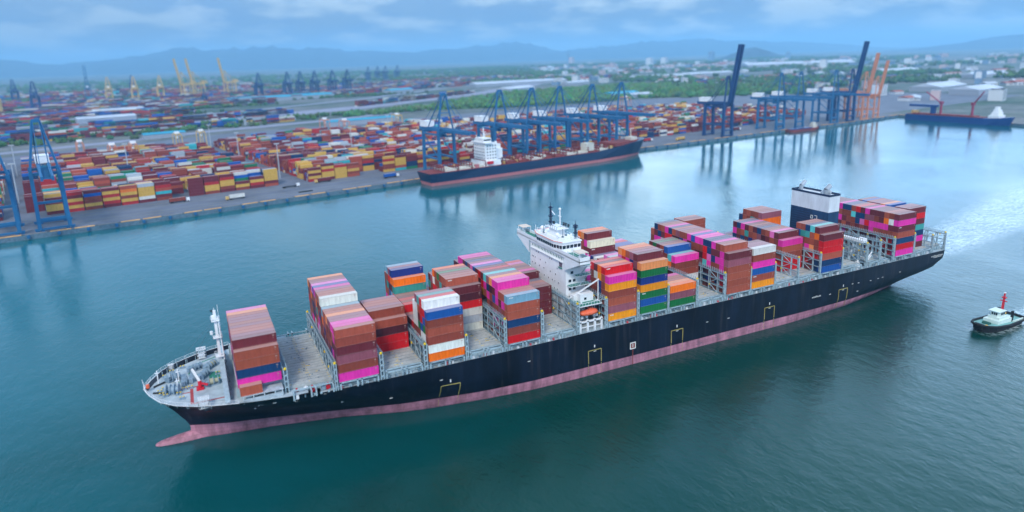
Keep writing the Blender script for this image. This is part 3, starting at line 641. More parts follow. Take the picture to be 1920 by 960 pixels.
# funnel ------------------------------------------------------------
fn = MB(); FX0, FX1, FY0, FY1 = 257.6, 264.4, 14.3, 35.6
fn.box(FX0,FY0,16.6,FX1,FY1,40.6,0); fn.box(FX0,FY0,40.6,FX1,FY1,47.9,1)
fn.box(FX0-.12,FY0-.12,47.9,FX1+.12,FY0+.1,48.8,2); fn.box(FX0-.12,FY1-.1,47.9,FX1+.12,FY1+.12,48.8,2); fn.box(FX0-.12,FY0+.1,47.9,FX0+.1,FY1-.1,48.8,2); fn.box(FX1-.1,FY0+.1,47.9,FX1+.12,FY1-.1,48.8,2)
for z_ in np.arange(24, 40, 1.1): fn.box(FX0-.06, 24.5, z_, FX0, 35, z_+.5, 3)
funnel = SP(fn.build('funnel', [M['funnelblue'], M['funnelwhite'], M['navysteel'], M['navysteel']]))
lg = MB()
for y, pts in ((22.6, ((0,0,1.3,.3),(1.0,.3,1.3,1.6),(0,1.4,1.3,1.7),(0,0,.3,1.5))), (20.2, ((0,0,1.5,.3),(0,0,.3,1.9),(0,1.6,1.5,1.9)))):
    for a, b_, c_, d_ in pts: lg.box(FX0-.05, y+a, 36.2+b_, FX0-.002, y+c_, 36.2+d_)
o = lg.build('funnel_letter_mark', M['mark']); o.parent = funnel
for y, r_, k in ((32.6,.95,4.2),(18.6,1.15,4.2),(16.6,.5,2.0),(21.0,.45,1.6),(17.6,.35,2.2)):
    e = MB(); e.tube((260.2,y,47.8),(260.2,y,47.9+k*.6),r_,n=14); e.tube((260.2,y,47.9+k*.55),(260.2+k*.55,y,47.9+k),r_*1.05,r_*.95,n=14)
    o = e.build('exhaust_pipe', M['silver']); o.parent = funnel
# gantry and machinery abaft the funnel
gq = MB(); gq.box(267.4,3.0,27.6,269.6,21.5,28.7,0)
for x in (267.6,269.3): gq.bar((x,7.5,27.6),(x,9.5,18),.55); gq.bar((x,20,27.6),(x,20,18),.5)
gq.box(269.7,3.5,27.2,270.8,7,29.2,0); gq.box(264.6,14,17,268.6,20,24,0)
for y in np.arange(3.2,21.5,1.1): gq.bar((267.4,y,28.7),(267.4,y,29.7),.1,m=1)
gq.bar((267.4,3.2,29.7),(267.4,21.4,29.7),.1,m=1)
SP(gq.build('stores_gantry', [M['white'], M['dark']]))
for x, y, h, mm in ((266.0,3.4,2.2,'white'),(267.6,6,3.5,'winch'),(271.4,4.4,1.8,'winch'),(273,7.0,2.2,'white'),(269,9,4.4,'steel'),(271.5,11,3.4,'steel'),(278.4,3.2,1.6,'winch'),(265.6,8,2.6,'steel')):
    q = MB(); q.box(x,y,16.6,x+1.4,y+1.6,16.6+h); q.tube((x+.7,y+.8,16.6+h),(x+.7,y+.8,17.3+h),.4); SP(q.build('vent_housing', M[mm]))
cn = MB(); cn.tube((268.6,1.2,16.6),(268.6,1.2,20.6),.5); cn.bar((268.6,1.2,20.4),(272.2,1.6,23.2),.35); cn.bar((268.6,1.2,19.4),(272.0,1.6,21.6),.3); cn.bar((268.6,1.2,20.4),(267.0,1.2,21.6),.5); SP(cn.build('stores_crane', M['white']))
# stern mooring gear and poop frame
for x in (315.5, 318.5):
    winch(x, 8, 16.6, 1.5, 4, 1.0)
tr = MB(); tr.bar((314,.6,24.4),(323.4,.6,24.4),.4); tr.bar((314,.6,21.3),(323.4,.6,21.3),.3); tr.bar((314,.6,24.2),(318,.6,18.2),.3); tr.bar((318,.6,18.2),(323,.6,24.2),.3)
for y in (5, 10, 15): tr.bar((323,y,24.5),(323,y+2.5,17.2),.3); tr.bar((314,y,24.5),(323.4,y,24.5),.25)
SP(tr.build('poop_truss', M['steel']))
sr = railing([(323.9, y, 16.9) for y in np.arange(1.5, 48.6, 2.0)], 1.1); SP(sr.build('stern_railing', M['white']))
# hull markings ------------------------------------------------------
def yh(x, z_): # near side hull surface at x, z
    best = None
    for s in S:
        xx, h = hb_at(z_, s)
        if best is None or abs(xx-x) < best[0]: best = (abs(xx-x), h)
    return YC-best[1]-.03
HM = [(64.5, 71.0), (120.5, 126.0), (157.8, 163.4), (206.0, 211.5), (250.0, 255.5)]
for a, b_ in HM:
    q = MB(); zt = 9.6
    y_ = lambda x, z_: yh(x, z_)
    for (x0, z0), (x1, z1) in (((a,zt),(b_,zt)), ((a,zt),(a+.1,4.6)), ((b_,zt),(b_,4.6))):
        n = 4
        for i in range(n):
            p = (x0+(x1-x0)*i/n, z0+(z1-z0)*i/n); r_ = (x0+(x1-x0)*(i+1)/n, z0+(z1-z0)*(i+1)/n)
            q.bar((p[0], y_(*p), p[1]), (r_[0], y_(*r_), r_[1]), .22)
    for x in (a, b_):
        for i in range(4): z0 = 4.2-i*1.0; q.bar((x, y_(x, max(z0,.1)), z0), (x, y_(x, max(z0-.6,.1)), z0-.6), .14)
    SP(q.build('tug_push_mark', M['ochre']))
    q = MB(); q.box((a+b_)/2-.3, yh((a+b_)/2,11)-.04, 10.6, (a+b_)/2+.1, yh((a+b_)/2,11), 11.6); q.box((a+b_)/2-.5, yh((a+b_)/2,9)-.04, 9.0, (a+b_)/2+.6, yh((a+b_)/2,9), 9.2); SP(q.build('hull_letter_mark', M['mark']))
pm = MB(); x = 140.0; y_ = yh(x, 7)
pm.box(x-1.3,y_-.03,6.2,x+1.3,y_,8.9,0); pm.box(x-.9,y_-.06,6.6,x+.9,y_-.03,8.5,1); pm.box(x-.2,y_-.09,6.9,x+.1,y_-.06,8.3,0); pm.box(x-.15,y_-.05,-.2,x+.15,y_,6.1,1)
SP(pm.build('pilot_boarding_mark', [M['mark'], M['brownred']]))
r_ = random.Random(2)
for x0 in (134, 146.5, 151.5, 171, 181, 188, 197.5, 205, 222):
    for q_ in range(5):
        dm = MB(); x = x0+r_.uniform(-1.5,1.5); z_ = r_.uniform(.6,3.2); dm.box(x, yh(x,z_)-.02, z_, x+r_.uniform(.3,1.2), yh(x,z_)+.01, z_+r_.uniform(.1,.3)); SP(dm.build('paint_scuff', M['greyshade']))

dm = MB()
for x0, z0, n in ((16, 14.6, 6), (8, 15.2, 3), (233.5,8.7,5),(312.6,14.6,8)):
    for i in range(n):
        x = x0+i*1.1; y_ = yh(x, z0); hh = .55+.25*((i*7) % 3)/2
        dm.box(x, y_-.03, z0, x+.22, y_, z0+hh); dm.box(x+.3, y_-.03, z0+hh*.4, x+.62, y_, z0+hh*.55); dm.box(x+.65, y_-.03, z0, x+.82, y_, z0+hh)
SP(dm.build('ship_name_lettering', M['mark']))
dm = MB()
for x, z_ in ((8,12.4),(18,12),(24,16),(27.5,16),(13,15.8),(19,15.9),(33,10),(48,8),(64,12),(96,11.2),(175,9.6),(186,9),(258,10.8),(262,10.6),(270,10.3),(275,10.4),(278,10.5),(290,11),(244,8.5),(262,6.6)):
    dm.box(x, yh(x,z_)-.05, z_, x+1.0, yh(x,z_), z_+.22)
SP(dm.build('mooring_chock_mark', M['mark']))
ap = MB()   # anchor pocket on the flare
pts = [(-6.6,13.6),(-3.2,13.8),(-2.2,10.8),(-5.2,10.0)]
vs = [(x, yh(x,z_)-.06, z_) for x, z_ in pts]; ap.add(vs, [(0,1,2,3)], 0)
ap.bar((vs[3][0],vs[3][1]-.1,vs[3][2]),(vs[2][0],vs[2][1]-.1,vs[2][2]),.35,m=1)
SP(ap.build('anchor_pocket', [M['dsteel'], M['brownred']]))
# stern name board
sn = MB()
for i in range(6): sn.box(314.5+i*1.05, yh(316,14.4)-.05, 14.1, 315.2+i*1.05, yh(316,14.4), 14.35)
SP(sn.build('stern_lettering', M['mark']))
# lifeboats rest in the davits
def lifeboat(x, y, z_, lab):
    root = empty('lifeboat', (x, y, z_), label=lab, cat='lifeboat', group='lifeboats in the davits of the ship')
    b = MB(); rings = []
    for i in range(13):
        t = -1+2*i/12; w_ = 1.55*(1-abs(t)**3)**.6+.05; h0 = -.95*(1-abs(t)**2.5)**.7; h1 = 1.35*(1-abs(t)**4)**.5*(1 if t > -.3 else .85)
        rings.append([(4.0*t, w_*math.cos(a), (h1 if math.sin(a) > 0 else -h0)*math.sin(a)) for a in np.linspace(0, 2*math.pi, 15)[:-1]])
    for r__ in rings: b.v.extend(r__)
    for a in range(12):
        for c in range(14): b.f.append((a*14+c, (a+1)*14+c, (a+1)*14+(c+1) % 14, a*14+(c+1) % 14)); b.m.append(0)
    b.f.append(tuple(range(14))); b.m.append(0); b.f.append(tuple(range(12*14+13, 12*14-1, -1))); b.m.append(0)
    b.build('boat_shell', M['orange'], root, smooth=True)
    c = MB(); c.box(-.2,-.7,1.2,1.6,.7,1.75); c.build('canopy_hatch', M['orange'], root)
    g = MB(); g.tube((-4.02,0,0),(-4.3,0,0),.3); g.tube((-3.2,0,1.1),(-3.2,0,3.2),.06); g.tube((3.2,0,1.0),(3.2,0,3.2),.06); g.build('release_hook', M['dsteel'], root)
    return root
lifeboat(122.8, 3.2, 22.9, 'orange enclosed lifeboat hanging below the near wing of the white bridge tower')
# ------------------------------------------------------------------ containers on the ship
COL = {'b':((146,70,56),'brown'),'r':((170,84,64),'salmon brown'),'m':((110,44,52),'maroon'),'d':((82,34,44),'dark maroon'),'R':((214,26,34),'red'),
 'O':((250,116,20),'orange'),'o':((240,146,88),'peach orange'),'P':((236,54,168),'magenta pink'),'p':((234,116,186),'light pink'),'B':((30,84,158),'blue'),
 'N':((30,50,120),'navy'),'K':((24,62,106),'dark blue'),'T':((66,156,150),'teal'),'C':((98,206,206),'cyan'),'G':((28,114,62),'green'),'W':((228,228,222),'white'),
 'g':((180,190,196),'pale grey'),'L':((130,176,200),'light blue'),'c':((226,220,190),'cream'),'Y':((250,156,24),'yellow orange'),'v':((148,84,98),'mauve brown')}
LC = {k: lin(v[0])[:3] for k, v in COL.items()}
MIX = 'bbbbbrrrrmmmvvPPpBKRddNTOg'
BAYS = {
1: dict(h=[(3,13,5),(2,2,4)], base=1, cols={2:'PKrr'}, tops={3:'m',4:'v',5:'r',6:'r',7:'v',8:'r',9:'v',10:'v',11:'r',12:'o',13:'p'}, near={3:'PKrrm'}),
3: dict(h=[(0,8,6),(9,18,7)], cols={0:'Pbvmbr'}, tops={0:'r',1:'P',2:'P',3:'v',4:'v',5:'o',6:'r',7:'r',8:'L',9:'W',10:'r',11:'r',12:'v',13:'P',14:'B',15:'p',16:'v',17:'b',18:'o'}),
4: dict(h=[(6,6,4),(7,11,5),(12,19,2)], cols={6:'RRdr',7:'RRdrb'}, tops={7:'b',8:'v',9:'r',10:'r',11:'v'}),
5: dict(h=[(0,0,6),(1,4,7),(5,5,6),(6,9,3),(10,11,4),(12,14,4),(15,15,6),(16,18,7),(19,19,6)], cols={0:'OWbrbB',1:'mGWGBRW',2:'bgWBRRR',3:'bWbGmrT',4:'mRbWWWv',15:'RRRRTO',16:'mmbLmON',5:'mWbWWW',6:'dKR',7:'RBm',8:'mKd',11:'bmRb',10:'RmRR',12:'RmRR'}, tops={1:'W',2:'r',3:'T',4:'v',16:'N',17:'v',18:'L'}),
6: dict(h=[(7,7,6),(8,13,7),(14,15,6),(16,19,3)], cols={7:'WgWRdm',8:'WgWRdmr',13:'RbbrRWO',12:'mbmbRbb'}, tops={8:'r',9:'r',10:'b',11:'G',12:'v',13:'O',14:'v'}),
7: dict(h=[(0,0,6),(1,2,6),(3,17,7),(18,19,6)], cols={0:'RbKrrL',1:'bmPbPr',2:'mbKvmr',3:'bvpbPPP',4:'mPPbBmP',7:'bPPvrPC',8:'mKYmYRm',9:'vNKKvmR',10:'bmdKPvm'}, tops={3:'P',4:'v',5:'o',6:'v',7:'L',8:'o',9:'r',10:'v',11:'B',12:'p',13:'v',14:'K',15:'m',16:'P',17:'P'}),
8: dict(h=[(7,10,4),(11,13,5),(14,17,5)], cols={7:'mmmm',11:'mmmmm',14:'mdmmm'}, tops={7:'m',8:'v',11:'v',14:'m'}),
9: dict(h=[(0,0,6),(1,4,7),(5,11,5),(12,19,4)], cols={0:'YvrbYP',1:'bmrbbrR',2:'mbbKNYO',3:'vbrbbWm',4:'mrmbbbR',5:'KKmbP'}, tops={1:'R',2:'o',3:'v',4:'r',5:'P',6:'v',7:'P',8:'g',9:'N'}),
10: dict(h=[(0,0,7),(1,5,8),(6,9,6),(10,11,5),(12,13,5),(14,14,7),(15,17,8),(18,19,5)], cols={0:'GBGYNGo',1:'BGKNGmvm',4:'bmmdbmRO',13:'bbvPN',14:'bmbvPmc',15:'bmbvPmPm',17:'bmbvPmbO',12:'bbvPW'}, tops={1:'m',2:'v',3:'r',4:'v',5:'o',15:'m',16:'o',17:'o'}),
11: dict(h=[(0,4,3),(5,13,0),(14,19,5)], cols={0:'GvO',1:'bvo',14:'bmmdm',15:'mmmdm'}, tops={0:'O',1:'o',2:'r',3:'r'}),
12: dict(h=[(0,5,0),(6,7,5),(8,12,6),(13,19,3)], cols={6:'bWbbP',7:'mWmOC',8:'bmmbbB'}, tops={6:'P',7:'C',8:'B',9:'r',10:'m',11:'G',12:'m'}),
13: dict(h=[(0,0,6),(1,18,7),(19,19,6)], cols={0:'rrrrvm',1:'bRPPPPr',2:'rKbbPmb',3:'bbbbKmP',4:'mNmPpKK',5:'bKdCRRK',6:'mKmvdbP',7:'bmbdmbP',15:'mbmdbRP',17:'bbbbPKb',18:'mmmPPmK',19:'bmbbbr'},
        tops={1:'r',2:'b',3:'P',4:'K',5:'K',6:'P',7:'P',8:'B',9:'P',10:'b',11:'b',12:'v',13:'r',14:'K',15:'P',16:'r',17:'b',18:'K'}),
14: dict(h=[(0,0,6),(1,3,6),(4,16,2),(17,19,7)], cols={0:'YrBPbW',17:'bbbbbbb'}, tops={1:'v',2:'v',3:'m',17:'r',18:'m',19:'r'}),
16: dict(h=[(0,3,0),(4,4,5),(5,15,6),(16,19,3)], cols={4:'RRbrP',5:'mRbbbm',6:'bRbmrp',15:'mmmKPm',14:'mbbmbK',13:'bmmKrP'}, tops={5:'m',6:'P',7:'r',8:'b',9:'K',10:'m',11:'r',12:'m',13:'P',14:'K',15:'m'}),
17: dict(h=[(0,0,6),(1,5,7),(6,13,3),(14,18,7),(19,19,6)], cols={0:'BKrRRm',1:'KKRbbOm',2:'bmRorr'+'C',3:'mRbPbTK',4:'bbmvbTb',5:'mbmbmBr',14:'mmbbOOv',15:'mmbbmmb'}, tops={1:'m',2:'C',3:'K',4:'b',5:'r',14:'v',15:'b',16:'b',17:'r',18:'b'}),
20: dict(h=[(0,19,7)], cols={0:'PRKrmPm',1:'RmRbmWb',2:'mRRbPOr',3:'bmrbPmm',4:'mbvrPbm',5:'bmmPPvm',6:'mmmmRvP',7:'mmmbpKm',8:'mbmmKKR',9:'mbbbbCr',10:'bmrmbbK',11:'mmPrmbK',12:'mmmmPrP',13:'mKbbbmm',14:'mmPPPLm',15:'mbPPPLm'}, tops={}),
21: dict(h=[(2,4,7),(5,5,6),(6,12,7),(13,19,5)], cols={2:'mPKTmRm',3:'mvBGmRv',6:'bmbbmbB'}, tops={3:'v',4:'v',6:'B',7:'o',8:'v',9:'v',10:'r'}),
}
occ = {}; cells = []
rg = random.Random(11)
for b, sp in BAYS.items():
    base = sp.get('base', 0); hts = [0]*20
    for a, c, n in sp['h']:
        for j in range(a, c+1): hts[j] = n
    for j in range(20):
        for k in range(hts[j]):
            s_ = sp['cols'].get(j) or sp.get('near', {}).get(j)
            cc = s_[k] if s_ and k < len(s_) else rg.choice(MIX)
            if not s_ and k == hts[j]-1 and j in sp['tops']: cc = sp['tops'][j]
            occ[(b, j, k+base)] = cc; cells.append((b, j, k+base, cc))
bays_sorted = sorted(BX)
grid = np.zeros((23, 24, 12), bool)
for (b, j, k) in occ: grid[b, j+2, k] = True
CAM = np.array([0, -193.0, 113.86])
def vis_area(b, j, k):
    x = BX[b]; y = RW*j+.02; z0 = D+k*TH
    tot = 0.0
    faces = []
    u = (np.arange(4)+.5)/4
    if (b, j, k+1) not in occ: faces.append([(x+LEN*a, y+2.44*c, z0+2.8) for a in u for c in (.2,.5,.8)] + [29.7*.5])
    if (b, j-1, k) not in occ: faces.append([(x+LEN*a, y-.05, z0+2.75*c) for a in u for c in (.2,.5,.8)] + [33.5])
    if x > 0: faces.append([(x-.05, y+2.44*a, z0+2.75*c) for a in (.2,.5,.8) for c in (.2,.5,.8)] + [6.7])
    for f in faces:
        pts = np.array(f[:-1]); A = f[-1]; d = CAM-pts; dist = np.linalg.norm(d, axis=1); dn = d/dist[:, None]
        if f is faces[0] and (b, j, k+1) not in occ: A = 29.7; nrm = np.array([0, 0, 1.])
        elif A == 33.5: nrm = np.array([0, -1., 0])
        else: nrm = np.array([-1., 0, 0])
        t = np.arange(.3, 90, .7); P = pts[:, None, :]+dn[:, None, :]*t[None, :, None]
        bx = np.array([BX[q] for q in bays_sorted]); idx = np.clip(np.searchsorted(bx, P[..., 0], side='right')-1, 0, len(bx)-1)
        inside = (P[..., 0]-bx[idx] < LEN) & (P[..., 0] >= bx[idx])
        jj = np.floor(P[..., 1]/RW).astype(int)+2; kk = np.floor((P[..., 2]-D)/TH).astype(int)
        ok = inside & (jj >= 0) & (jj < 24) & (kk >= 0) & (kk < 12)
        hit = np.zeros(ok.shape, bool); bb_ = np.array(bays_sorted)[idx]
        hit[ok] = grid[bb_[ok], jj[ok], kk[ok]]
        self_ = (bb_ == b) & (jj == j+2) & (kk == k); hit &= ~self_
        v = ~hit.any(axis=1)
        tot += (v*np.clip(dn@nrm, 0, 1)/dist**2).mean()*A*1.6e6
    return tot
ranked = sorted(((vis_area(b, j, k), b, j, k, c) for b, j, k, c in cells), reverse=True)
N_SHIP = 226
def container_mesh(L_=12.19, W=2.44, H=2.75):
    mb = MB(); f = .14; d = .06
    for y0, y1 in ((0, f), (W-f, W)):
        for z0, z1 in ((0, f), (H-f, H)): mb.box(0, y0, z0, L_, y1, z1)
        for x0, x1 in ((0, f), (L_-f, L_)): mb.box(x0, y0, f, x1, y1, H-f)
    for x0, x1 in ((0, f), (L_-f, L_)):
        for z0, z1 in ((0, f), (H-f, H)): mb.box(x0, f, z0, x1, W-f, z1)
    # corrugated sides: alternating ribs
    n = int((L_-2*f)/.55)
    w = (L_-2*f)/n
    for y0, sgn in ((d, 1), (W-d, -1)):
        vs, fs = [], []
        for i in range(n+1):
            x = f+i*w; o = 0 if i % 2 == 0 else .035
            vs += [(x, y0+sgn*o, f), (x, y0+sgn*o, H-f)]
        for i in range(n): fs.append((2*i, 2*i+2, 2*i+3, 2*i+1) if sgn > 0 else (2*i, 2*i+1, 2*i+3, 2*i+2))
        mb.add(vs, fs, 0)
    mb.add([(d,f,f),(d,W-f,f),(d,W-f,H-f),(d,f,H-f)], [(0,3,2,1)], 0)
    mb.add([(f,f,H-.03),(L_-f,f,H-.03),(L_-f,W-f,H-.03),(f,W-f,H-.03)], [(0,1,2,3)], 0)
    mb.add([(f,f,.03),(L_-f,f,.03),(L_-f,W-f,.03),(f,W-f,.03)], [(3,2,1,0)], 0)
    mb.add([(L_-d,f,f),(L_-d,W-f,f),(L_-d,W-f,H-f),(L_-d,f,H-f)], [(0,1,2,3)], 0)
    return mb
def part_mesh(mb, name, mat):
    o = mb.build(name, mat); me = o.data; bpy.data.objects.remove(o); return me
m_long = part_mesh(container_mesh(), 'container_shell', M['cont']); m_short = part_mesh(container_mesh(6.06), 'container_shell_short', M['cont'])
dr = MB()   # doors at the after end with locking bars
dr.box(12.15, .15, .15, 12.2, 1.2, 2.6); dr.box(12.15, 1.24, .15, 12.2, 2.29, 2.6)
for y in (.35, 1.0, 1.45, 2.1): dr.bar((12.23, y, .15), (12.23, y, 2.6), .05)
m_door = part_mesh(dr, 'cargo_door', M['cont'])
mk1 = MB()
for x, z_, w_ in ((11.0,2.2,.6),(11.1,1.95,.45),(11.2,1.5,.12),(11.2,1.25,.12)): mk1.add([(x,.0-.012,z_),(x+w_,-.012,z_),(x+w_,-.012,z_+.14),(x,-.012,z_+.14)], [(0,1,2,3)])
m_mark = part_mesh(mk1, 'serial_marking', M['faint'])
mk2 = MB()
for x, w_ in ((.7,.3),(1.1,.26),(1.46,.34),(1.9,.28)): mk2.add([(x,-.012,1.95),(x+w_,-.012,1.95),(x+w_,-.012,2.35),(x,-.012,2.35)], [(0,1,2,3)])
m_logo = part_mesh(mk2, 'company_marking', M['mark'])
ORD = ['first','second','third','fourth','fifth','sixth','seventh','eighth','ninth','tenth','eleventh','twelfth','thirteenth','fourteenth','fifteenth','sixteenth','seventeenth','eighteenth','nineteenth','twentieth']
BAYN = {1:'bay nearest the bow',3:'second stacked bay from bow',4:'third stacked bay from bow',5:'fourth stacked bay from bow',6:'fifth stacked bay from bow',7:'sixth stacked bay from bow',
 8:'bay just before the bridge',9:'bay just behind the bridge',10:'second bay behind the bridge',11:'third bay behind the bridge',12:'fourth bay behind the bridge',13:'fifth bay behind the bridge',
 14:'sixth bay behind the bridge',16:'second bay before the funnel',17:'bay just before the funnel',20:'first bay behind the funnel',21:'sternmost bay of the ship'}
def place_container(x, y, z, cc, label, group, short=False, cat='container', rz=0.0, marks=True, logo=False):
    o = bpy.data.objects.new('shipping_container', m_short if short else m_long); C.objects.link(o)
    o.location = (x, y, z); o.rotation_euler = (0, 0, rz); rr = random.Random(int(x*31+y*17+z*7))
    f = rr.uniform(.86, 1.12); c = LC[cc]
    o.color = tuple(min(1, v*f*rr.uniform(.96, 1.04)) for v in c)+(1,)
    tag(o, label, cat, group)
    if not short:
        q = bpy.data.objects.new('cargo_door', m_door); C.objects.link(q); q.parent = o; q.color = o.color
    if marks and not short:
        q = bpy.data.objects.new('serial_marking', m_mark); C.objects.link(q); q.parent = o
        if logo: q = bpy.data.objects.new('company_marking', m_logo); C.objects.link(q); q.parent = o
    return o
chosen = set()
for a, b, j, k, cc in ranked[:N_SHIP]:
    chosen.add((b, j, k)); kk = k-BAYS[b].get('base', 0)
    lb = f'{COL[cc][1]} container, {ORD[kk]} tier, {ORD[j]} row from near side, {BAYN[b]}'
    near_open = (b, j-1, k) not in occ
    place_container(BX[b], RW*j+.02, D+k*TH, cc, lb, 'containers stacked on the ship', marks=near_open, logo=near_open and (b*7+j*3+k) % 9 == 0)
place_container(4.6, 2.7, 20.3, 'r', 'short brown container on the platform beside the bow stack', 'containers stacked on the ship', short=True)
st = MB()
for b, j, k, cc in cells:
    if (b, j, k) in chosen: continue
    if all((b+db, j+dj, k+dk) in occ for db, dj, dk in ((0,1,0),(0,-1,0),(0,0,1),(1,0,0),(-1,0,0))): continue
    f = rg.uniform(.86, 1.12); c = tuple(min(1, v*f) for v in LC[cc])+(1,)
    x, y, z_ = BX[b], RW*j+.02, D+k*TH
    st.box(x, y, z_, x+LEN, y+2.44, z_+2.75, 0, c)
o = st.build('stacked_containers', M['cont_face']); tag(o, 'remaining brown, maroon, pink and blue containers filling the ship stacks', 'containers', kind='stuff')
# a white spherical tank cap and a blue drum seen among the stacks
# ------------------------------------------------------------------ water
wm = bpy.data.materials.new('harbour_water'); wm.use_nodes = True; t = wm.node_tree; b = t.nodes['Principled BSDF']; n_ = t.nodes.new; l_ = t.links.new
b.inputs['Roughness'].default_value = 0.08; b.inputs['IOR'].default_value = 1.33; b.inputs['Specular IOR Level'].default_value = 0.85; b.inputs['Specular Tint'].default_value = (0.04, 0.44, 0.37, 1)
g = n_('ShaderNodeNewGeometry')
def noise(scale, det, vec=None, rough=0.6, stretch=None, dist=0.0):
    mp = n_('ShaderNodeMapping'); l_(g.outputs['Position'], mp.inputs[0])
    if stretch: mp.inputs['Scale'].default_value = stretch[:3]; mp.inputs['Rotation'].default_value = (0, 0, stretch[3])
    x = n_('ShaderNodeTexNoise'); x.inputs['Scale'].default_value = scale; x.inputs['Detail'].default_value = det; x.inputs['Roughness'].default_value = rough
    x.inputs['Distortion'].default_value = dist; l_(mp.outputs[0], x.inputs['Vector']); return x.outputs['Fac']
def mrange(v, a, b_, c, d, clamp=True):
    x = n_('ShaderNodeMapRange'); x.clamp = clamp
    for k, q in zip(('From Min','From Max','To Min','To Max'), (a, b_, c, d)): x.inputs[k].default_value = q
    l_(v, x.inputs['Value']); return x.outputs[0]
def math_(op, a, b_=None):
    x = n_('ShaderNodeMath'); x.operation = op
    for i, v in enumerate((a, b_)):
        if v is None: continue
        if isinstance(v, (int, float)): x.inputs[i].default_value = v
        else: l_(v, x.inputs[i])
    return x.outputs[0]
sp = n_('ShaderNodeSeparateXYZ'); l_(g.outputs['Position'], sp.inputs[0])
# silty green channel side with the hull's shade painted in, brighter blue towards basin
big = noise(0.006, 4, stretch=(1, 1.6, 1, 0.15), dist=0.6)
ax = math_('ADD', sp.outputs['X'], math_('MULTIPLY', math_('SUBTRACT', big, 0.5), 260))
fx = math_('MULTIPLY', mrange(ax, -170, 70, 0, 1), mrange(sp.outputs['Y'], 30, 190, 1.0, 0.3))
cmx = n_('ShaderNodeMixRGB'); cmx.inputs['Color1'].default_value = (0.003, 0.125, 0.160, 1); cmx.inputs['Color2'].default_value = (0.0, 0.036, 0.028, 1); l_(fx, cmx.inputs['Fac'])
# churned wake astern of the ship and round the tug
def band(x0, y0, x1, y1, w0, w1, ln):
    d = Vector((x1-x0, y1-y0)).normalized()
    u = math_('ADD', math_('MULTIPLY', math_('SUBTRACT', sp.outputs['X'], x0), d.x), math_('MULTIPLY', math_('SUBTRACT', sp.outputs['Y'], y0), d.y))
    v = math_('ADD', math_('MULTIPLY', math_('SUBTRACT', sp.outputs['X'], x0), -d.y), math_('MULTIPLY', math_('SUBTRACT', sp.outputs['Y'], y0), d.x))
    w = mrange(u, 0, ln, w0, w1)
    q = math_('DIVIDE', math_('ABSOLUTE', v), w)
    m1 = mrange(q, 0.55, 1.15, 1, 0); m2 = mrange(u, 0, ln*.14, 0, 1); m3 = mrange(u, ln*.35, ln, 1, 0)
    return math_('MULTIPLY', math_('MULTIPLY', m1, m2), m3)
foam_n = noise(0.30, 10, rough=0.82, stretch=(0.45, 1.3, 1, 0.2), dist=1.5)
f1 = math_('MULTIPLY', band(316, 26, 600, 88, 10, 58, 620), mrange(foam_n, 0.42, 0.60, 0.08, 0.78))
f2 = math_('MULTIPLY', band(275, -44.0, 345, -45.0, 6.4, 10, 110), mrange(noise(0.5, 8, rough=.7), 0.42, 0.62, 0, .8))
foam = math_('MINIMUM', math_('ADD', f1, f2), 0.9)
cf = n_('ShaderNodeMixRGB'); l_(foam, cf.inputs['Fac']); l_(cmx.outputs[0], cf.inputs['Color1']); cf.inputs['Color2'].default_value = (0.62, 0.7, 0.72, 1)
l_(cf.outputs[0], b.inputs['Base Color'])
h1 = noise(0.22, 3, rough=0.5, stretch=(1.0, 0.55, 1, -0.5)); h2 = noise(0.85, 5, rough=0.62, stretch=(1.2, 0.6, 1, -0.35)); h3 = noise(0.035, 3)
gust = mrange(noise(0.012, 3, dist=.5), 0.35, 0.65, 0.55, 1.25)
hh = math_('ADD', math_('MULTIPLY', h1, 0.9), math_('MULTIPLY', h2, 0.42))
hh = math_('MULTIPLY', hh, gust)
bp = n_('ShaderNodeBump'); dst = mrange(sp.outputs['Y'], -20, 330, 0.55, 0.27); l_(dst, bp.inputs['Strength']); bp.inputs['Distance'].default_value = 0.6; l_(hh, bp.inputs['Height']); l_(bp.outputs[0], b.inputs['Normal'])
w = MB(); w.add([(-24000,-2500,0),(30000,-2500,0),(30000,29000,0),(-24000,29000,0)], [(0,1,2,3)]); struct(w.build('water', wm))
# ------------------------------------------------------------------ land
QX = [-2600,-600,-123.5,-37,189,493,668,760,902,1045]; QY = [-20,292,358.6,369,414,463,481,493,505,531]
def quay(x): return float(np.interp(x, QX, QY))
ZL = 3.4
gm = bpy.data.materials.new('hinterland_ground'); gm.use_nodes = True; t = gm.node_tree; b = t.nodes['Principled BSDF']; n_ = t.nodes.new; l_ = t.links.new
b.inputs['Roughness'].default_value = 0.9; g = n_('ShaderNodeNewGeometry')
f_ = mrange(noise(0.0022, 8, rough=.7, stretch=(1, 1.2, 1, .3)), .42, .58, 0, 1); f2_ = mrange(noise(0.02, 6, rough=.75), .4, .62, 0, 1)
m1 = n_('ShaderNodeMixRGB'); m1.inputs['Color1'].default_value = (.03,.075,.04,1); m1.inputs['Color2'].default_value = (.17,.17,.17,1); l_(f_, m1.inputs['Fac'])
m2 = n_('ShaderNodeMixRGB'); m2.blend_type = 'MULTIPLY'; m2.inputs['Fac'].default_value = .7; l_(m1.outputs[0], m2.inputs['Color1'])
m3 = n_('ShaderNodeMixRGB'); m3.inputs['Color1'].default_value = (.45,.5,.55,1); m3.inputs['Color2'].default_value = (1.35,1.25,1.15,1); l_(f2_, m3.inputs['Fac']); l_(m3.outputs[0], m2.inputs['Color2'])
l_(m2.outputs[0], b.inputs['Base Color'])
M['wallgs'] = material('galvanised_mast', (170,178,186), 0.5, var=0.05)
M['paving'] = material('port_paving', (104,110,124), 0.9, var=0.16, scale=0.03)
M['road'] = material('pale_access_road', (140,142,160), 0.9, var=0.08, scale=0.05)
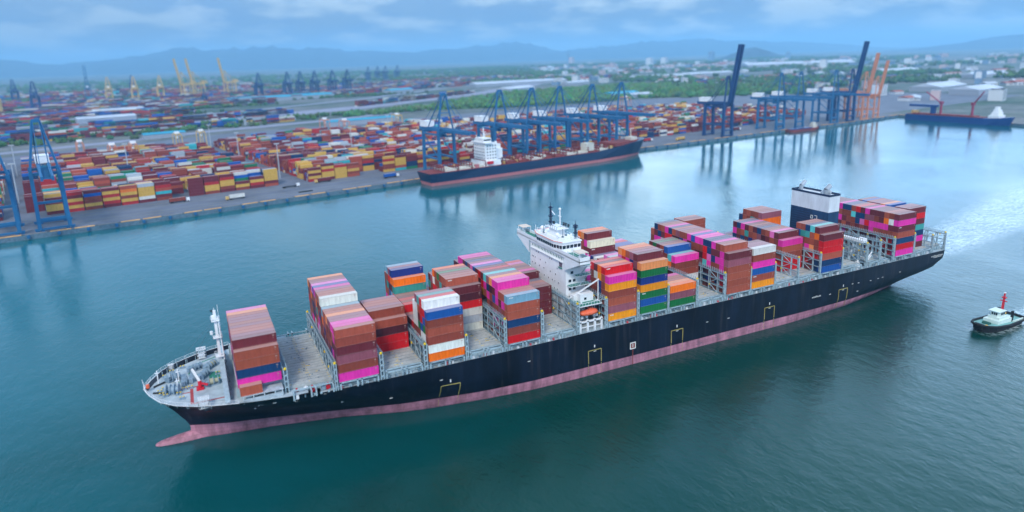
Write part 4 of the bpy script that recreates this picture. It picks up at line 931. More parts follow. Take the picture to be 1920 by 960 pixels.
right = [(1045,531),(1034,368),(1027,320),(1060,-300),(1400,-2400)]
coast = list(zip(QX, QY))+right[1:]
lp = [(-24000,-2480)]+[(-9000,-1400)]+coast+[(29900,-2480),(29900,28900),(-24000,28900)]
mb = MB(); mb.v = [(x, y, ZL) for x, y in lp]; mb.f = [tuple(range(len(lp)))]; mb.m = [0]; struct(mb.build('ground', gm))
mb = MB()
for (x0,y0),(x1,y1) in zip(coast[:-1], coast[1:]):
    mb.add([(x0,y0,-1),(x1,y1,-1),(x1,y1,ZL+.02),(x0,y0,ZL+.02)], [(0,1,2,3)], 0)
struct(mb.build('quay_wall', M['dsteel']))
mb = MB()
ins = lambda p, d: p
for (x0,y0),(x1,y1) in zip(coast[1:-2], coast[2:-1]):
    dv = Vector((x1-x0, y1-y0)); nrm = Vector((-dv.y, dv.x)).normalized() ; n = max(1, int(dv.length/14))
    for i in range(n):
        a = Vector((x0,y0))+dv*(i/n); c = Vector((x0,y0))+dv*((i+.86)/n)
        mb.add([(a.x,a.y,ZL),(c.x,c.y,ZL),(c.x+nrm.x*2.4,c.y+nrm.y*2.4,ZL),(a.x+nrm.x*2.4,a.y+nrm.y*2.4,ZL),(a.x,a.y,ZL+.5),(c.x,c.y,ZL+.5),(c.x+nrm.x*2.4,c.y+nrm.y*2.4,ZL+.5),(a.x+nrm.x*2.4,a.y+nrm.y*2.4,ZL+.5)],
               [(4,5,6,7),(0,1,5,4),(1,2,6,5),(3,0,4,7),(2,3,7,6)], i % 3 == 1)
struct(mb.build('quay_kerb', [M['tan'], M['concrete']]))
pav = [(x, quay(x)+2.6) for x in QX[1:]]+[(1042,560),(1600,640),(1500,1050),(1000,1160),(480,1090),(43,1010),(-240,890),(-700,800)]
mb = MB(); mb.v = [(x,y,ZL+.01) for x,y in pav]; mb.f = [tuple(range(len(pav)))]; mb.m = [0]; o = struct(mb.build('pavement', M['paving']))
def strip(name, lo, hi, z, mat):
    mb = MB(); n = len(lo); mb.v = [(x,y,z) for x,y in lo]+[(x,y,z) for x,y in hi]
    mb.f = [(i,i+1,n+i+1,n+i) for i in range(n-1)]; mb.m = [0]*(n-1); return struct(mb.build(name, mat))
strip('road', [(-900,1010),(-282,1197),(-43,1225),(157,1310),(423,1440),(851,1760),(1200,2100),(1700,2700)], [(-900,1110),(-305,1290),(-46,1335),(170,1420),(455,1560),(880,1890),(1200,2240),(1700,2850)], ZL+.05, M['road'])
strip('road', [(-900,760),(-234,935),(-110,985),(43,1065),(233,1125),(495,1250),(851,1560)], [(-900,800),(-240,965),(-110,1020),(43,1105),(233,1165),(495,1300),(851,1610)], ZL+.06, M['road'])
strip('road', [(-900,1250),(-300,1440),(0,1490),(200,1610),(520,1850),(900,2250)], [(-900,1280),(-300,1475),(0,1525),(200,1650),(520,1895),(900,2300)], ZL+.07, M['road'])
gr = [(282,1175),(480,1240),(706,1170),(1020,1190),(1206,1118),(1340,1060),(1560,1270),(1440,1780),(921,1700),(850,1640),(495,1330),(282,1195)]
M['grass'] = material('rough_green_verge', (72,112,58), 0.95, var=0.3, scale=0.05)
mb = MB(); mb.v = [(x,y,ZL+.03) for x,y in gr]; mb.f = [tuple(range(len(gr)))]; mb.m = [0]; tag(mb.build('grass', M['grass']), 'green scrubby belt behind the crane quay', 'grass', kind='stuff')
# crane rails and painted lines on the apron
mb = MB()
for off, w_, k in ((5,.5,0),(35,.5,0),(16,.3,1),(26,.3,1),(46,.35,1),(58,.35,1)):
    for x0, x1 in zip(QX[1:-1], QX[2:]): mb.add([(x0,quay(x0)+off,ZL+.03),(x1,quay(x1)+off,ZL+.03),(x1,quay(x1)+off+w_,ZL+.03),(x0,quay(x0)+off+w_,ZL+.03)], [(0,1,2,3)], k)
struct(mb.build('road_markings', [M['dark'], M['ochre']]))
# fenders along the quay
def ORD2(i): return ORD[i] if i < 20 else ('twenty-'+ORD[i-20] if i < 29 else ('thirtieth' if i == 29 else 'thirty-'+ORD[i-30]))
fm_ = MB(); fm_.tube((0,-.9,1.2),(0,-.9,3.2),1.0,n=8); fm_.box(-.9,-.6,1.0,.9,.0,3.3); f0 = fm_.build('fender', M['craneblue'])
tag(f0, 'blue rubber fender on the face of the container quay wall', 'fender', 'fenders along the quay wall'); f0.location = (-300, quay(-300), 0)
x = -160.0; first = True
fq = []
while x < 1040:
    if not (188 < x < 470): fq.append(x)
    x += 17.6
for i, x in enumerate(fq[:56]):
    o = f0 if i == 0 else f0.copy()
    if i: C.objects.link(o)
    nl_ = sum(1 for q in fq[:56] if q < 189)
    tag(o, f'blue fender, {ORD2(i)} from the left on the quay wall' if i < nl_ else f'blue fender, {ORD2(i-nl_)} on the quay wall right of the moored ship')
    o.location = (x, quay(x), 0)
# ------------------------------------------------------------------ container yards
QA = math.atan2(463-369, 493+37); U = (math.cos(QA), math.sin(QA)); V = (-math.sin(QA), math.cos(QA)); O0 = (-37.0, 369.0)
YC_ = {'m':(112,42,52),'b':(140,66,54),'r':(168,80,62),'R':(176,44,48),'Y':(208,166,78),'O':(226,120,50),'W':(214,214,208),'g':(170,180,190),'B':(30,90,170),'K':(28,56,96),'T':(60,170,180),'G':(40,120,84),'P':(210,60,140)}
YL = {k: lin(v)[:3] for k, v in YC_.items()}
YNAME = {'m':'maroon','b':'brown','r':'salmon brown','R':'red','Y':'ochre yellow','O':'orange','W':'white','g':'pale grey','B':'blue','K':'dark blue','T':'turquoise','G':'green','P':'pink'}
ym = MB(); ry = random.Random(3)
MIXY = 'mmmmmmmmbbbbbrrrrRRYYYWWggBBKKKTG'
FRONT = {0:'bYYmrY',1:'mYYbm',2:'RYRYmR',3:'bYbbBm',4:'mRYRYm',5:'RYbYOr',6:'mWYYYg',7:'bmTrRm',8:'mYr',9:'mmmmmm',10:'bYYRmm',11:'mbYYRm',12:'bYm',13:'mRYm',14:'rmYYYY',15:'mYbYbR',16:'OYbrm'}
front_items = []
def yard(u0, u1, v0, nblk, dens, front=None, hmax=6, seed=0, lane=6.0, rows=6, sp_=2.62):
    r_ = random.Random(seed); pitch = 12.9; v = v0
    for bl in range(nblk):
        nb = int((u1-u0)/pitch); hc = r_.uniform(3.2, hmax)
        seg = r_.random()
        for i in range(nb):
            if r_.random() < .06: continue
            hl = max(1, min(hmax, hc+r_.uniform(-1.4, 1.4))); dom = r_.choice(MIXY)
            for rw in range(rows):
                h = int(max(0, min(hmax, round(hl+r_.uniform(-1.3, .9)))))
                stack = [dom if r_.random() < .58 else r_.choice(MIXY) for _ in range(h)]
                if front is not None and bl == 0 and rw == 0 and i in front: stack = list(front[i]); h = len(stack)
                if r_.random() > dens and not (front is not None and bl == 0 and rw == 0): continue
                for k in range(h):
                    if rw > 0 and k < h-3 and not (i in (0, nb-1)): continue
                    a = u0+i*pitch; c = v+rw*sp_; z_ = ZL+.05+k*2.62
                    if front is not None and bl == 0 and rw == 0:
                        front_items.append((a, c, z_, stack[k], i, k)); continue
                    f = r_.uniform(.85, 1.15); col = tuple(min(1, q*f) for q in YL[stack[k]])+(1,)
                    ym.obox(O0, U, V, a, c, z_, a+12.19, c+2.44, z_+2.59, 0, col)
        v += rows*sp_+lane
yard(-265, -82, 74, 15, .9, seed=1)
yard(-70, 124, 72, 17, .94, front=FRONT, seed=2)
yard(150, 560, 66, 18, .94, front={i: s for i, s in enumerate(['RYmYm','mYYRYm','YYYYR','rbYrb','mmmmmm','mYbbmm','YbbYRY','TrYYYm','GKKmmb','bmYmr','mbYmKm','RmYbmm','mmbmTr'])}, seed=3)
yard(580, 860, 62, 15, .9, seed=4); yard(872, 1010, 66, 13, .9, seed=5)
fi = sorted(front_items, key=lambda q: (q[0]+0)**2*0+q[0])
used = 0; PLACE = ['left','centre','right']
for a, c, z_, cc, i, k in fi:
    X = O0[0]+U[0]*a+V[0]*c; Y = O0[1]+U[1]*a+V[1]*c
    vis = X < 195
    if vis and used < 96:
        col = YL[cc]; blk = 'left' if a < 124 else 'right'
        lb = f'{YNAME[cc]} container, {ORD[k]} tier of {ORD[i]} quay-front stack, {blk} of the yard road'
        o = bpy.data.objects.new('shipping_container', m_long); C.objects.link(o); o.location = (X, Y, z_); o.rotation_euler = (0,0,QA); o.scale = (1,1,.94); o.color = tuple(col)+(1,)
        tag(o, lb, 'container', 'containers fronting the quay yard'); used += 1
    else: ym.obox(O0, U, V, a, c, z_, a+12.19, c+2.44, z_+2.59, 0, tuple(YL[cc])+(1,))
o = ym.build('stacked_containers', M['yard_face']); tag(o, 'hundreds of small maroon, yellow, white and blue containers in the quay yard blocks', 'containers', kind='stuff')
# distant terminals beyond the access road
fm2 = MB(); r_ = random.Random(21)
def far_blocks(cx, cy, lx, ly, n, ang):
    for _ in range(n):
        a = r_.uniform(-lx, lx); c = round(r_.uniform(-ly, ly)/22)*22; L_ = r_.choice([12,24,36,50]); h = r_.choice([5,8,11,13]); x = cx+a*math.cos(ang)-c*math.sin(ang); y = cy+a*math.sin(ang)+c*math.cos(ang)
        col = YL[r_.choice('mmmbbrRWgBKTGKBKBGK')]; f = r_.uniform(.8, 1.15)
        for k in range(0, h, 3):
            cc_ = col if r_.random() < .6 else YL[r_.choice('mbrRYWgBK')]
            fm2.obox((x, y), (math.cos(ang), math.sin(ang)), (-math.sin(ang), math.cos(ang)), 0, 0, ZL+k, L_, r_.choice([2.5,5,7.5]), ZL+k+2.6, 0, tuple(q*f for q in cc_)+(1,))
for p_ in ((-350,1600,330,120,700,.25),(-250,1900,420,190,1300,.25),(150,2080,300,130,900,.3),(-300,2500,600,260,1300,.2),(650,2500,420,260,1400,.45),(-600,3300,1000,300,900,.2),(1150,2950,420,260,800,.5),(200,2550,420,130,500,.2),(1500,2500,300,150,400,.5),
           (-60,1330,260,6,80,.25),(600,1650,260,6,90,.62),(1800,1250,340,60,260,.1),(1900,1700,300,60,200,.1),(-330,1120,200,50,130,.2),(0,1160,170,25,60,.25)): far_blocks(*p_)
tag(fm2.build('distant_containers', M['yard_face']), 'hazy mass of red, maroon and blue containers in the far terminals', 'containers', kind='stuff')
# ------------------------------------------------------------------ cranes
def quay_crane(colour, boom, name='quay_crane', house='white', reach=48, apex=77, gird=42, th=1.0):
    root = bpy.data.objects.new(name, None); C.objects.link(root); mt = M[colour]
    P = lambda mb, nm, mm=None: mb.build(nm, mm or mt, root)
    for x in (-9, 9):
        for y in (0, 30):
            m = MB(); m.bar((x,y,1.2),(x*.93,y,gird), 2.6*th, 2.4*th); P(m, 'leg')
        m = MB(); m.bar((x,0,15.5),(x,30,15.5),1.5,1.8); m.bar((x,0,16),(x*.95,30,gird-4),.8); m.bar((x*.95,0,gird-3),(x*.95,30,gird-3),1.3,1.6); P(m, 'side_beam')
    for y in (0, 30):
        m = MB(); z_ = 15.5 if y == 30 else 8.5; m.bar((-9,y,z_),(9,y,z_),1.5,1.9); P(m, 'portal_beam')
        m = MB(); m.bar((-8.5,y,gird-1.5),(8.5,y,gird-1.5),1.5,2.0); P(m, 'top_beam')
        m = MB(); m.bar((-12,y,1.6),(12,y,1.6),1.4*th,1.3*th)
        for x in (-10.5,-7.5,7.5,10.5): m.box(x-1.1,y-.6,.05,x+1.1,y+.6,1.0)
        P(m, 'sill_beam')
    m = MB()
    for x in (-3.2, 3.2): m.bar((x,-3,gird+1),(x,47,gird+1),1.7*th,3.2*th)
    for y in range(0, 48, 6): m.bar((-3.2,y,gird+1.4),(3.2,y,gird+1.4),.5)
    P(m, 'main_girder')
    m = MB()
    for x in (-8.5, 8.5): m.bar((x,0,gird),(x*.25,1.5,apex),1.4*th,1.3*th); m.bar((x*.3,2,apex-1),(x*.4,29,gird+2),.7,.7)
    m.bar((-2.4,1.5,apex),(2.4,1.5,apex),1.4,2.4); m.bar((-5.4,.7,(apex+gird)/2),(5.4,.7,(apex+gird)/2),.8); P(m, 'apex_frame')
    m = MB()
    if boom == 'down':
        tip = (0,-reach,gird+1); d = lambda t, x: (x,-3-(reach-3)*t,gird+1)
    else:
        ang = R(80); d = lambda t, x: (x,-3-(reach+14)*t*math.cos(ang),gird+2+(reach+14)*t*math.sin(ang))
    for x in (-3.0, 3.0): m.bar(d(0,x), d(1,x), 1.6*th, 3.0*th)
    for i in range(11): m.bar(d(i/10,-3.0), d(i/10,3.0), .6)
    P(m, 'boom')
    m = MB()
    if boom == 'down':
        for x in (-2.6, 2.6): m.bar((x*.7,1.5,apex), d(.5,x), .28); m.bar((x*.7,1.5,apex), d(.93,x), .28)
    else:
        for x in (-2.6, 2.6): m.bar((x*.7,1.5,apex), d(.55,x), .3)
    for x in (-2.4, 2.4): m.bar((x,2,apex),(x*1.3,45,gird+2), .3)
    P(m, 'stay')
    m = MB(); m.box(-4.4,30,gird+2.4,4.4,44,gird+7.6); m.box(-4.6,29.8,gird+7.6,4.6,44.2,gird+8.0); P(m, 'machinery_house', M[house])
    m = MB(); m.box(-3.4,8,gird-6.2,3.4,11.5,gird-.6); m.box(1.2,5,gird-6.5,3.6,8,gird-3.8); P(m, 'trolley', M[colour])
    m = MB()
    for z_ in range(3, int(gird), 3): m.bar((10.2,30.5,z_),(10.2,34,z_+3),.35,.25); m.bar((10.2,34,z_+3),(10.2,30.5,z_+3),.5,.2)
    P(m, 'stair_tower')
    return root
c_down = quay_crane('craneblue', 'down'); c_up = quay_crane('craneblue', 'up', reach=60); c_or = quay_crane('craneorange', 'up', house='craneorange', reach=50); c_ye = quay_crane('craneyellow', 'up', house='craneyellow', reach=60)
c_shed = quay_crane('craneyellow', 'down', house='white', th=1.4); c_dark = quay_crane('cranedark', 'down', house='cranedark', th=2.0); c_dup = quay_crane('cranedark', 'up', reach=60, house='white', th=1.3)
index_kids()
CR = [
 (c_down,-121.5,0,'blue quay crane cut by the left edge of the picture'),
 (c_down,-92,0,'blue quay crane at far left on the bare apron, second from the left edge'),
 (c_down,226,0,'blue quay crane over the stern of the moored ship, boom lowered'),
 (c_down,290,0,'second blue quay crane from the moored ship\'s stern, boom lowered'),
 (c_down,330,0,'third blue quay crane from the moored ship\'s stern, boom lowered'),
 (c_down,367,0,'fourth blue quay crane from the moored ship\'s stern, boom lowered'),
 (c_down,413,0,'fifth blue quay crane from the moored ship\'s stern, boom lowered'),
 (c_down,457,0,'blue quay crane over the bow of the moored ship, boom lowered'),
 (c_dup,637,0,'blue quay crane with raised dark boom, alone on the quay right of the moored ship'),
 (c_down,745,0,'blue quay crane left of the small barge, boom lowered'),
 (c_down,787,0,'blue quay crane right behind the small barge, boom lowered'),
 (c_down,866,0,'blue quay crane with lowered boom beside the raised one near the quay end'),
 (c_dup,905,0,'blue quay crane with raised boom just left of the orange cranes'),
 (c_or,946,0,'taller orange quay crane with raised boom near the quay end'),
 (c_or,981,0,'orange quay crane nearest the quay end, boom raised'),
 (c_ye,7,2464,'leftmost of the three distant yellow cranes with raised booms'),
 (c_ye,44,2500,'middle of the three distant yellow cranes with raised booms'),
 (c_ye,150,2520,'rightmost of the three distant yellow cranes with raised booms'),
 (c_up,-292,2617,'lone hazy blue crane with raised boom at far left'),
 (c_dark,325,2200,'leftmost crane of the distant dark blue row'),(c_dark,372,2230,'second crane of the distant dark blue row'),(c_dark,422,2245,'third crane of the distant dark blue row'),(c_dark,486,2260,'rightmost crane of the distant dark blue row'),
 (c_dark,975,3700,'leftmost crane of the faint blue row in the haze'),(c_dark,1040,3740,'second crane of the faint blue row in the haze'),(c_dark,1100,3790,'third crane of the faint blue row in the haze'),(c_dark,1190,3850,'rightmost crane of the faint blue row in the haze'),
 (c_shed,-420,1900,'yellow crane with white cabin at the left edge, far away'),(c_dark,-360,2050,'blue crane with white cabin near the left edge, far away'),(c_shed,-215,2450,'yellow and white crane left of the far ship'),(c_shed,-135,2380,'yellow and white crane in the middle of the far left terminal'),
 (c_dark,232,2180,'dark blue crane just left of the distant dark blue row'),(c_dark,545,2290,'dark blue crane just right of the distant dark blue row'),(c_dark,-520,2700,'dark hazy crane at the left edge behind the yellow crane'),(c_shed,-60,2420,'small yellow crane left of the three tall yellow cranes'),
 (c_dark,-190,3300,'dark blue crane, very faint, behind the far left terminal'),(c_dark,60,1960,'short blue crane beyond the access road, left half'),
]
seen = set()
for src, X, Y, lb in CR:
    if src.name in seen: o = copy_tree(src)
    else: o = src; seen.add(src.name)
    yy = quay(X)+5.5 if Y == 0 else Y
    sc_ = 1.0 if Y == 0 else (1.05 if Y < 3000 else 1.0)
    if src is c_or: sc_ = .93 if X < 960 else .82
    if src is c_ye: sc_ = 1.16
    if lb.startswith('short'): sc_ = .6
    o.location = (X, yy, ZL); o.rotation_euler = (0, 0, QA if Y == 0 else (.1 if src not in (c_ye,) else R(-58))); o.scale = (sc_,)*3
    tag(o, lb, 'quay crane', 'quay cranes of the port')
# rubber tyred yard gantries
def yard_gantry(colour):
    root = bpy.data.objects.new('yard_gantry', None); C.objects.link(root)
    for y in (0, 24):
        for x in (-4, 4): m = MB(); m.bar((x,y,.6),(x*.9,y,20),1.0); m.build('leg', M[colour], root)
        m = MB(); m.bar((-5.5,y,1.2),(5.5,y,1.2),1.3,1.2); m.build('wheel_beam', M[colour], root)
    m = MB()
    for x in (-2.6, 2.6): m.bar((x,-1.5,20.6),(x,25.5,20.6),1.0,1.8)
    m.build('top_beam', M[colour], root); m = MB(); m.box(-3,9,21.4,3,14,24); m.box(-2,5,15.5,0,7.5,18); m.build('trolley', M['white'], root)
    return root
g_o = yard_gantry('craneorange'); g_y = yard_gantry('craneyellow'); index_kids()
RT = [(g_o,-121,800,'salmon yard gantry by the back of the left yard block'),(g_o,-80,728,'salmon yard gantry, left one of a pair in the left yard'),(g_o,-58,731,'salmon yard gantry, right one of a pair in the left yard'),(g_y,-10,826,'yellow yard gantry behind the left yard block'),
      (g_y,20,838,'second yellow yard gantry behind the left yard block'),(g_o,203,905,'salmon yard gantry behind the yard road, left one'),(g_o,225,862,'salmon yard gantry behind the yard road, right one'),(g_y,322,905,'yellow yard gantry behind the white machinery houses'),(g_o,836,980,'salmon yard gantry in the right yard'),(g_o,640,760,'salmon yard gantry behind the lone raised crane')]
seen = set()
for src, X, Y, lb in RT:
    o = src if src.name not in seen else copy_tree(src)
    seen.add(src.name); o.location = (X, Y, ZL); o.rotation_euler = (0,0,QA); tag(o, lb, 'yard gantry', 'yard gantry cranes')
# trucks and gear on the quay apron
def truck(x, off, col, lb, load=True, flip=0):
    root = empty('terminal_truck', (x, quay(x)+off, ZL+.05), QA+(math.pi if flip else 0), lb, 'truck', 'trucks on the quay apron')
    m = MB(); m.box(0,-1.2,.9,12.6,1.2,1.35)
    m.build('trailer', M['dark'], root)
    m = MB(); m.box(13.2,-1.25,.7,15.6,1.25,3.1); m.build('cab', M[col], root)
    for x_ in (1.2, 2.6, 11.5, 14.4):
        m = MB(); m.tube((x_,-1.25,.5),(x_,1.25,.5),.5,n=10); m.build('wheel', M['black'], root)
    if load:
        o = bpy.data.objects.new('shipping_container', m_long); C.objects.link(o); c_, s__ = math.cos(QA+(math.pi if flip else 0)), math.sin(QA+(math.pi if flip else 0))
        o.location = (x+.2*c_+1.22*s__, quay(x)+off+.2*s__-1.22*c_, ZL+1.42); o.rotation_euler = (0,0,QA+(math.pi if flip else 0)); o.color = tuple(YL[load])+(1,)
        tag(o, f'{YNAME[load]} container riding on a quay truck, {lb.split(",")[-1].strip()}', 'container', 'containers riding on quay trucks')
for x, off, col, load, flip, wh_ in ((-20,52,'white','b',0,'at the front of the left yard'),(38,30,'craneyellow','W',1,'nearest the bare kerb'),(72,50,'white',None,0,'empty, before the yard road'),(118,54,'craneyellow','m',1,'at the yard road mouth'),(165,28,'white','B',0,'by the moored ship stern'),(520,40,'white','R',0,'just right of the moored bow'),(575,22,'craneyellow','Y',1,'left of the lone raised crane'),(690,44,'white','m',0,'between raised crane and barge')):
    truck(x, off, col, f'small {"loaded" if load else "bare"} terminal truck on the quay apron, {wh_}', load, flip)
sp_m = MB(); sp_m.box(0,0,0,12.2,.5,.6); sp_m.box(0,2,0,12.2,2.5,.6)
for x_ in (0,4,8,11.7): sp_m.box(x_,.5,.1,x_+.5,2,.5)
o = sp_m.build('spreader_frame', M['dark'], loc=(82, quay(82)+17, ZL+.05)); o.rotation_euler = (0,0,QA); tag(o, 'dark spreader frame lying on the bare quay apron', 'spreader')
# light masts over the yards
lm = MB(); lm.tube((0,0,0),(0,0,34),.7,.35,n=6); lm.box(-2.4,-.6,33.5,2.4,.6,34.6); l0 = None
for i, (a_, c_) in enumerate(((-75,150),(-75,330),(20,240),(136,110),(136,260),(136,400),(250,200),(360,330),(470,180),(570,260),(700,200),(866,160))):
    if l0 is None: o = l0 = lm.build('light_mast', M['wallgs'])
    else: o = l0.copy(); C.objects.link(o)
    o.location = (O0[0]+U[0]*a_+V[0]*c_, O0[1]+U[1]*a_+V[1]*c_, ZL); tag(o, f'tall grey floodlight mast, {ORD[i]} from left among the yard stacks', 'light mast', 'floodlight masts of the yard')
# ------------------------------------------------------------------ moored container ship
M['rdeck'] = material('red_brown_deck', (132,58,56), 0.8, var=0.2, scale=0.2); M['boot2'] = material('pink_boot_paint', (184,112,116), 0.6, var=0.08); M['hull2'] = material('blue_black_hull', (20,48,82), 0.4, var=0.1)
M['cream'] = material('cream_hatch', (206,202,190), 0.7, var=0.1)
s2 = empty('moored_ship', (197, 385.5, 0), R(9.1), 'navy hulled container ship with rust red deck moored under the blue cranes', 'container ship')
def hull_loft(secs, x_of, parent, name, mat, zt, zb):
    mb = MB(); n = len(secs)
    for s_ in secs:
        x, yc, h0, h1, z0, z1, x1 = s_
        mb.v += [(x, yc-h0, z0), (x1, yc-h1, z1), (x1, yc+h1, z1), (x, yc+h0, z0)]
    for i in range(n-1):
        a, c = 4*i, 4*i+4
        mb.f += [(a,c,c+1,a+1),(a+3,a+2,c+2,c+3),(a+1,c+1,c+2,a+2)]; mb.m += [0]*3
    mb.f += [(0,1,2,3),(4*n-4,4*n-1,4*n-2,4*n-3)]; mb.m += [0,0]
    return mb.build(name, mat, parent)
yc2 = 13.5
st_ = [(0,10,12.5,-3),(6,11,13.3,-2),(20,11.5,13.5,0),(50,13.4,13.5,0),(200,13.5,13.5,0),(235,10,13.2,0),(255,6,12,2),(268,2.2,8.5,5),(272,.6,3,9)]
hull_loft([(x,yc2,a*.98,a+(c-a)*.3,-2,3.0,x+d*.25) for x,a,c,d in st_], None, s2, 'boot_topping', M['boot2'], 0, 0)
hull_loft([(x+d*.25,yc2,a+(c-a)*.3,c,3.0,11.5+max(0,(x-195)/75)**1.5*7,x+d) for x,a,c,d in st_], None, s2, 'hull', M['hull2'], 0, 0)
mb = MB(); mb.sphere((271,yc2,1.0),1.6,sz=.8); mb.tube((262,yc2,.3),(271,yc2,.8),2.0,1.7); mb.build('bulbous_bow', M['boot2'], s2)
mb = MB(); pr = [(-2.4,1.4),(50,.5),(195,.5)]
mb.poly([(-2.5,1.5),(20,.3),(200,.3),(232,.9),(232,26.1),(200,26.7),(20,26.7),(-2.5,25.5)], 11.5, 11.9, 0); mb.poly([(225,1.0),(262,5.0),(277,12),(277,15),(262,22),(225,26)], 14.5, 18.2, 0)
mb.build('main_deck', M['rdeck'], s2)
r_ = random.Random(9)
for i in range(14):
    x = 14+i*15.2+(8 if i > 3 else 0)
    if 52 < x+6 < 82: continue
    for y0 in (2.2, 14):
        mb = MB(); mb.box(x,y0,11.9,x+12.4,y0+11,13.4); mb.build('hatch_cover', M['cream'] if r_.random() < .55 else M['rdeck'], s2)
for i in range(14):
    x = 12+i*15.2+(8 if i > 3 else 0)
    mb = MB()
    for y in range(1, 27, 5): mb.bar((x,y,11.9),(x,y,17.5),.6)
    mb.bar((x,.8,15),(x,26.2,15),.6); mb.bar((x,.8,17.5),(x,26.2,17.5),.6); mb.build('lashing_bridge', M['rdeck'], s2)
mb = MB(); mb.box(59,3,11.9,72,24,33.5); mb.box(58,.5,33.5,66,26.5,34.6); mb.box(59,6,34.6,68,21,38.2); mb.box(56,2,11.9,76,25,17); mb.box(74,8,17,82,19,27)
hs = mb.build('deckhouse', M['white'], s2)
mb = MB()
for z_ in (18.5,21.5,24.5,27.5,30.5):
    for x in (61,64,67,70): mb.box(x,2.95,z_,x+1.2,3.0,z_+1.2)
    for y in range(5, 24, 3): mb.box(58.95,y,z_,59,y+1.2,z_+1.2)
mb.box(59.5,5.95,35.6,67.5,6.0,37.2); o = mb.build('window', M['glass'], hs)
mb = MB(); mb.bar((64,13,38.2),(64,13,48),.7); mb.bar((64,9,44),(64,17,44),.5); mb.bar((62,8,38),(62,8,43),.4); mb.build('mast', M['white'], s2)
mb = MB(); mb.box(76,9.5,17,81,17.5,31); mb.tube((78,13.5,31),(78,13.5,33.5),1.2); mb.build('funnel', M['orange'] if False else M['white'], s2)
mb = MB(); mb.box(60,-.4,14,66,2.2,16.4); mb.build('lifeboat', M['brightred'], s2)
mb = MB(); mb.box(186,3,11.9,197,12,21.5); mb.build('store_house', M['cream'], s2); mb = MB(); mb.box(257,8,18.2,266,18,21.5); mb.tube((261,13,21.5),(261,13,30),.6); mb.build('forecastle_house', M['cream'], s2)
for i in range(58):
    x = r_.choice([16,30,46,82,97,112,127,142,158,174,190,205,220,234])+r_.uniform(-2,2); y = r_.uniform(2,22); mb = MB(); w_ = r_.uniform(2,6); mb.box(x,y,12,x+w_,y+r_.uniform(1.5,3),12+r_.uniform(2.2,4)); mb.build('deck_gear', [M['rdeck'],M['boot2'],M['cream'],M['craneyellow']][i % 4], s2)
# general cargo ship across the basin end
s3 = empty('cargo_ship', (1013, 498, 0), R(-88), 'blue hulled cargo ship with two maroon deck cranes at the far end of the basin', 'cargo ship')
M['blue3'] = material('royal_blue_hull', (16,62,128), 0.4, var=0.08); M['maroonc'] = material('maroon_crane', (150,52,80), 0.5, var=0.1)
secs = [(0,10,9,9.6,-2,9.2,0),(8,10,10,10,-2,8.8,8),(115,10,10,10,-2,9.2,115),(132,10,6,8,-2,10.6,134),(143,10,.8,3,-2,12,148)]
hull_loft(secs, None, s3, 'hull', M['blue3'], 0, 0)
mb = MB(); mb.box(2,1,9.4,112,19,10.0); mb.box(10,3,10,100,17,11.4); mb.build('cargo_deck', M['rdeck'], s3)
for k, (x, tip) in enumerate(((48,(24,10,43)),(93,(106,10,46)))):
    mb = MB(); mb.tube((x,10,10),(x,10,28),1.8,1.5); mb.box(x-2.2,8,26,x+2.2,12,30); q = mb.build('deck_crane', M['maroonc'], s3)
    mb = MB(); mb.bar((x,9,27),(tip[0],9.3,tip[2]),1.0); mb.bar((x,11,27),(tip[0],10.7,tip[2]),1.0); mb.build('jib', M['maroonc'], q)
mb = MB(); mb.box(119,2,10,133,18,14); mb.box(121.5,4,14,131,16,18); mb.box(123,5.5,18,130,14.5,21.6); mb.box(124,7,21.6,128.4,13,25.5); h_ = mb.build('deckhouse', M['white'], s3)
mb = MB(); mb.box(122.9,6.5,19,123,13.5,20.6); mb.build('window', M['glass'], h_)
mb = MB(); mb.box(3,4,21,45,9,24.5); mb.box(36,4,10,42,9,21); mb.build('loading_arm', M['blue3'], s3)
mb = MB(); mb.box(6,6,10,14,14,15); mb.build('hold_cover', M['craneyellow'], s3)
# small barge under the cranes
s4 = empty('barge', (752, 483, 0), R(1), 'small red and blue barge with a pale cabin alongside the quay', 'barge')
hull_loft([(0,5,3.8,4.8,-1,4,-1),(5,5,4.8,5,-1,3.4,5),(48,5,4.8,5,-1,3.4,48),(57,5,2,3.6,-1,4.4,58)], None, s4, 'hull', M['rdeck'], 0, 0)
mb = MB(); mb.box(4,0,3.5,20,10,4.4); mb.box(22,1,3.5,44,9,4.6); mb.build('cargo_deck', M['blue3'], s4)
mb = MB(); mb.box(46,2,3.5,54,8,8.4); mb.box(47,3,8.4,52,7,11); mb.build('cabin', M['cream'], s4)
# ------------------------------------------------------------------ harbour tug
tg = empty('tugboat', (291, -43.5, 0), R(181), 'black hulled harbour tug with pale green deck, white wheelhouse and red mast', 'tugboat')
M['tugdeck'] = material('pale_green_deck', (120,172,168), 0.7, var=0.15, scale=1.0); M['tugwhite'] = material('tug_cabin_white', (214,232,226), 0.5, var=0.05); M['lorange'] = material('amber_hatch', (236,176,40), 0.6, var=0.1)
M['dkgreen'] = material('dark_green_tarpaulin', (40,92,84), 0.8, var=0.2)
ou = [(-14,0),(-13.6,3.2),(-11,4.6),(0,5.0),(8,4.6),(11.5,3.2),(13.4,1.4),(13.9,0)]
def tug_ring(s_, z_, dx=0): 
    up_ = [(x*s_+dx, y*s_) for x, y in ou]; return [(x,y,z_) for x,y in up_]+[(x,-y,z_) for x,y in up_[-2:0:-1]]
def zt_(x): return 1.9+1.5*max(0, (x+2)/16)**1.6
mb = MB(); rings = [[(x,y,z_) for x,y,_ in tug_ring(s_,0)] for s_, z_ in ((.86,-1.5),(.93,.2))]+[[(x,y,zt_(x)) for x,y,_ in tug_ring(1.0,0)]]
n = len(rings[0])
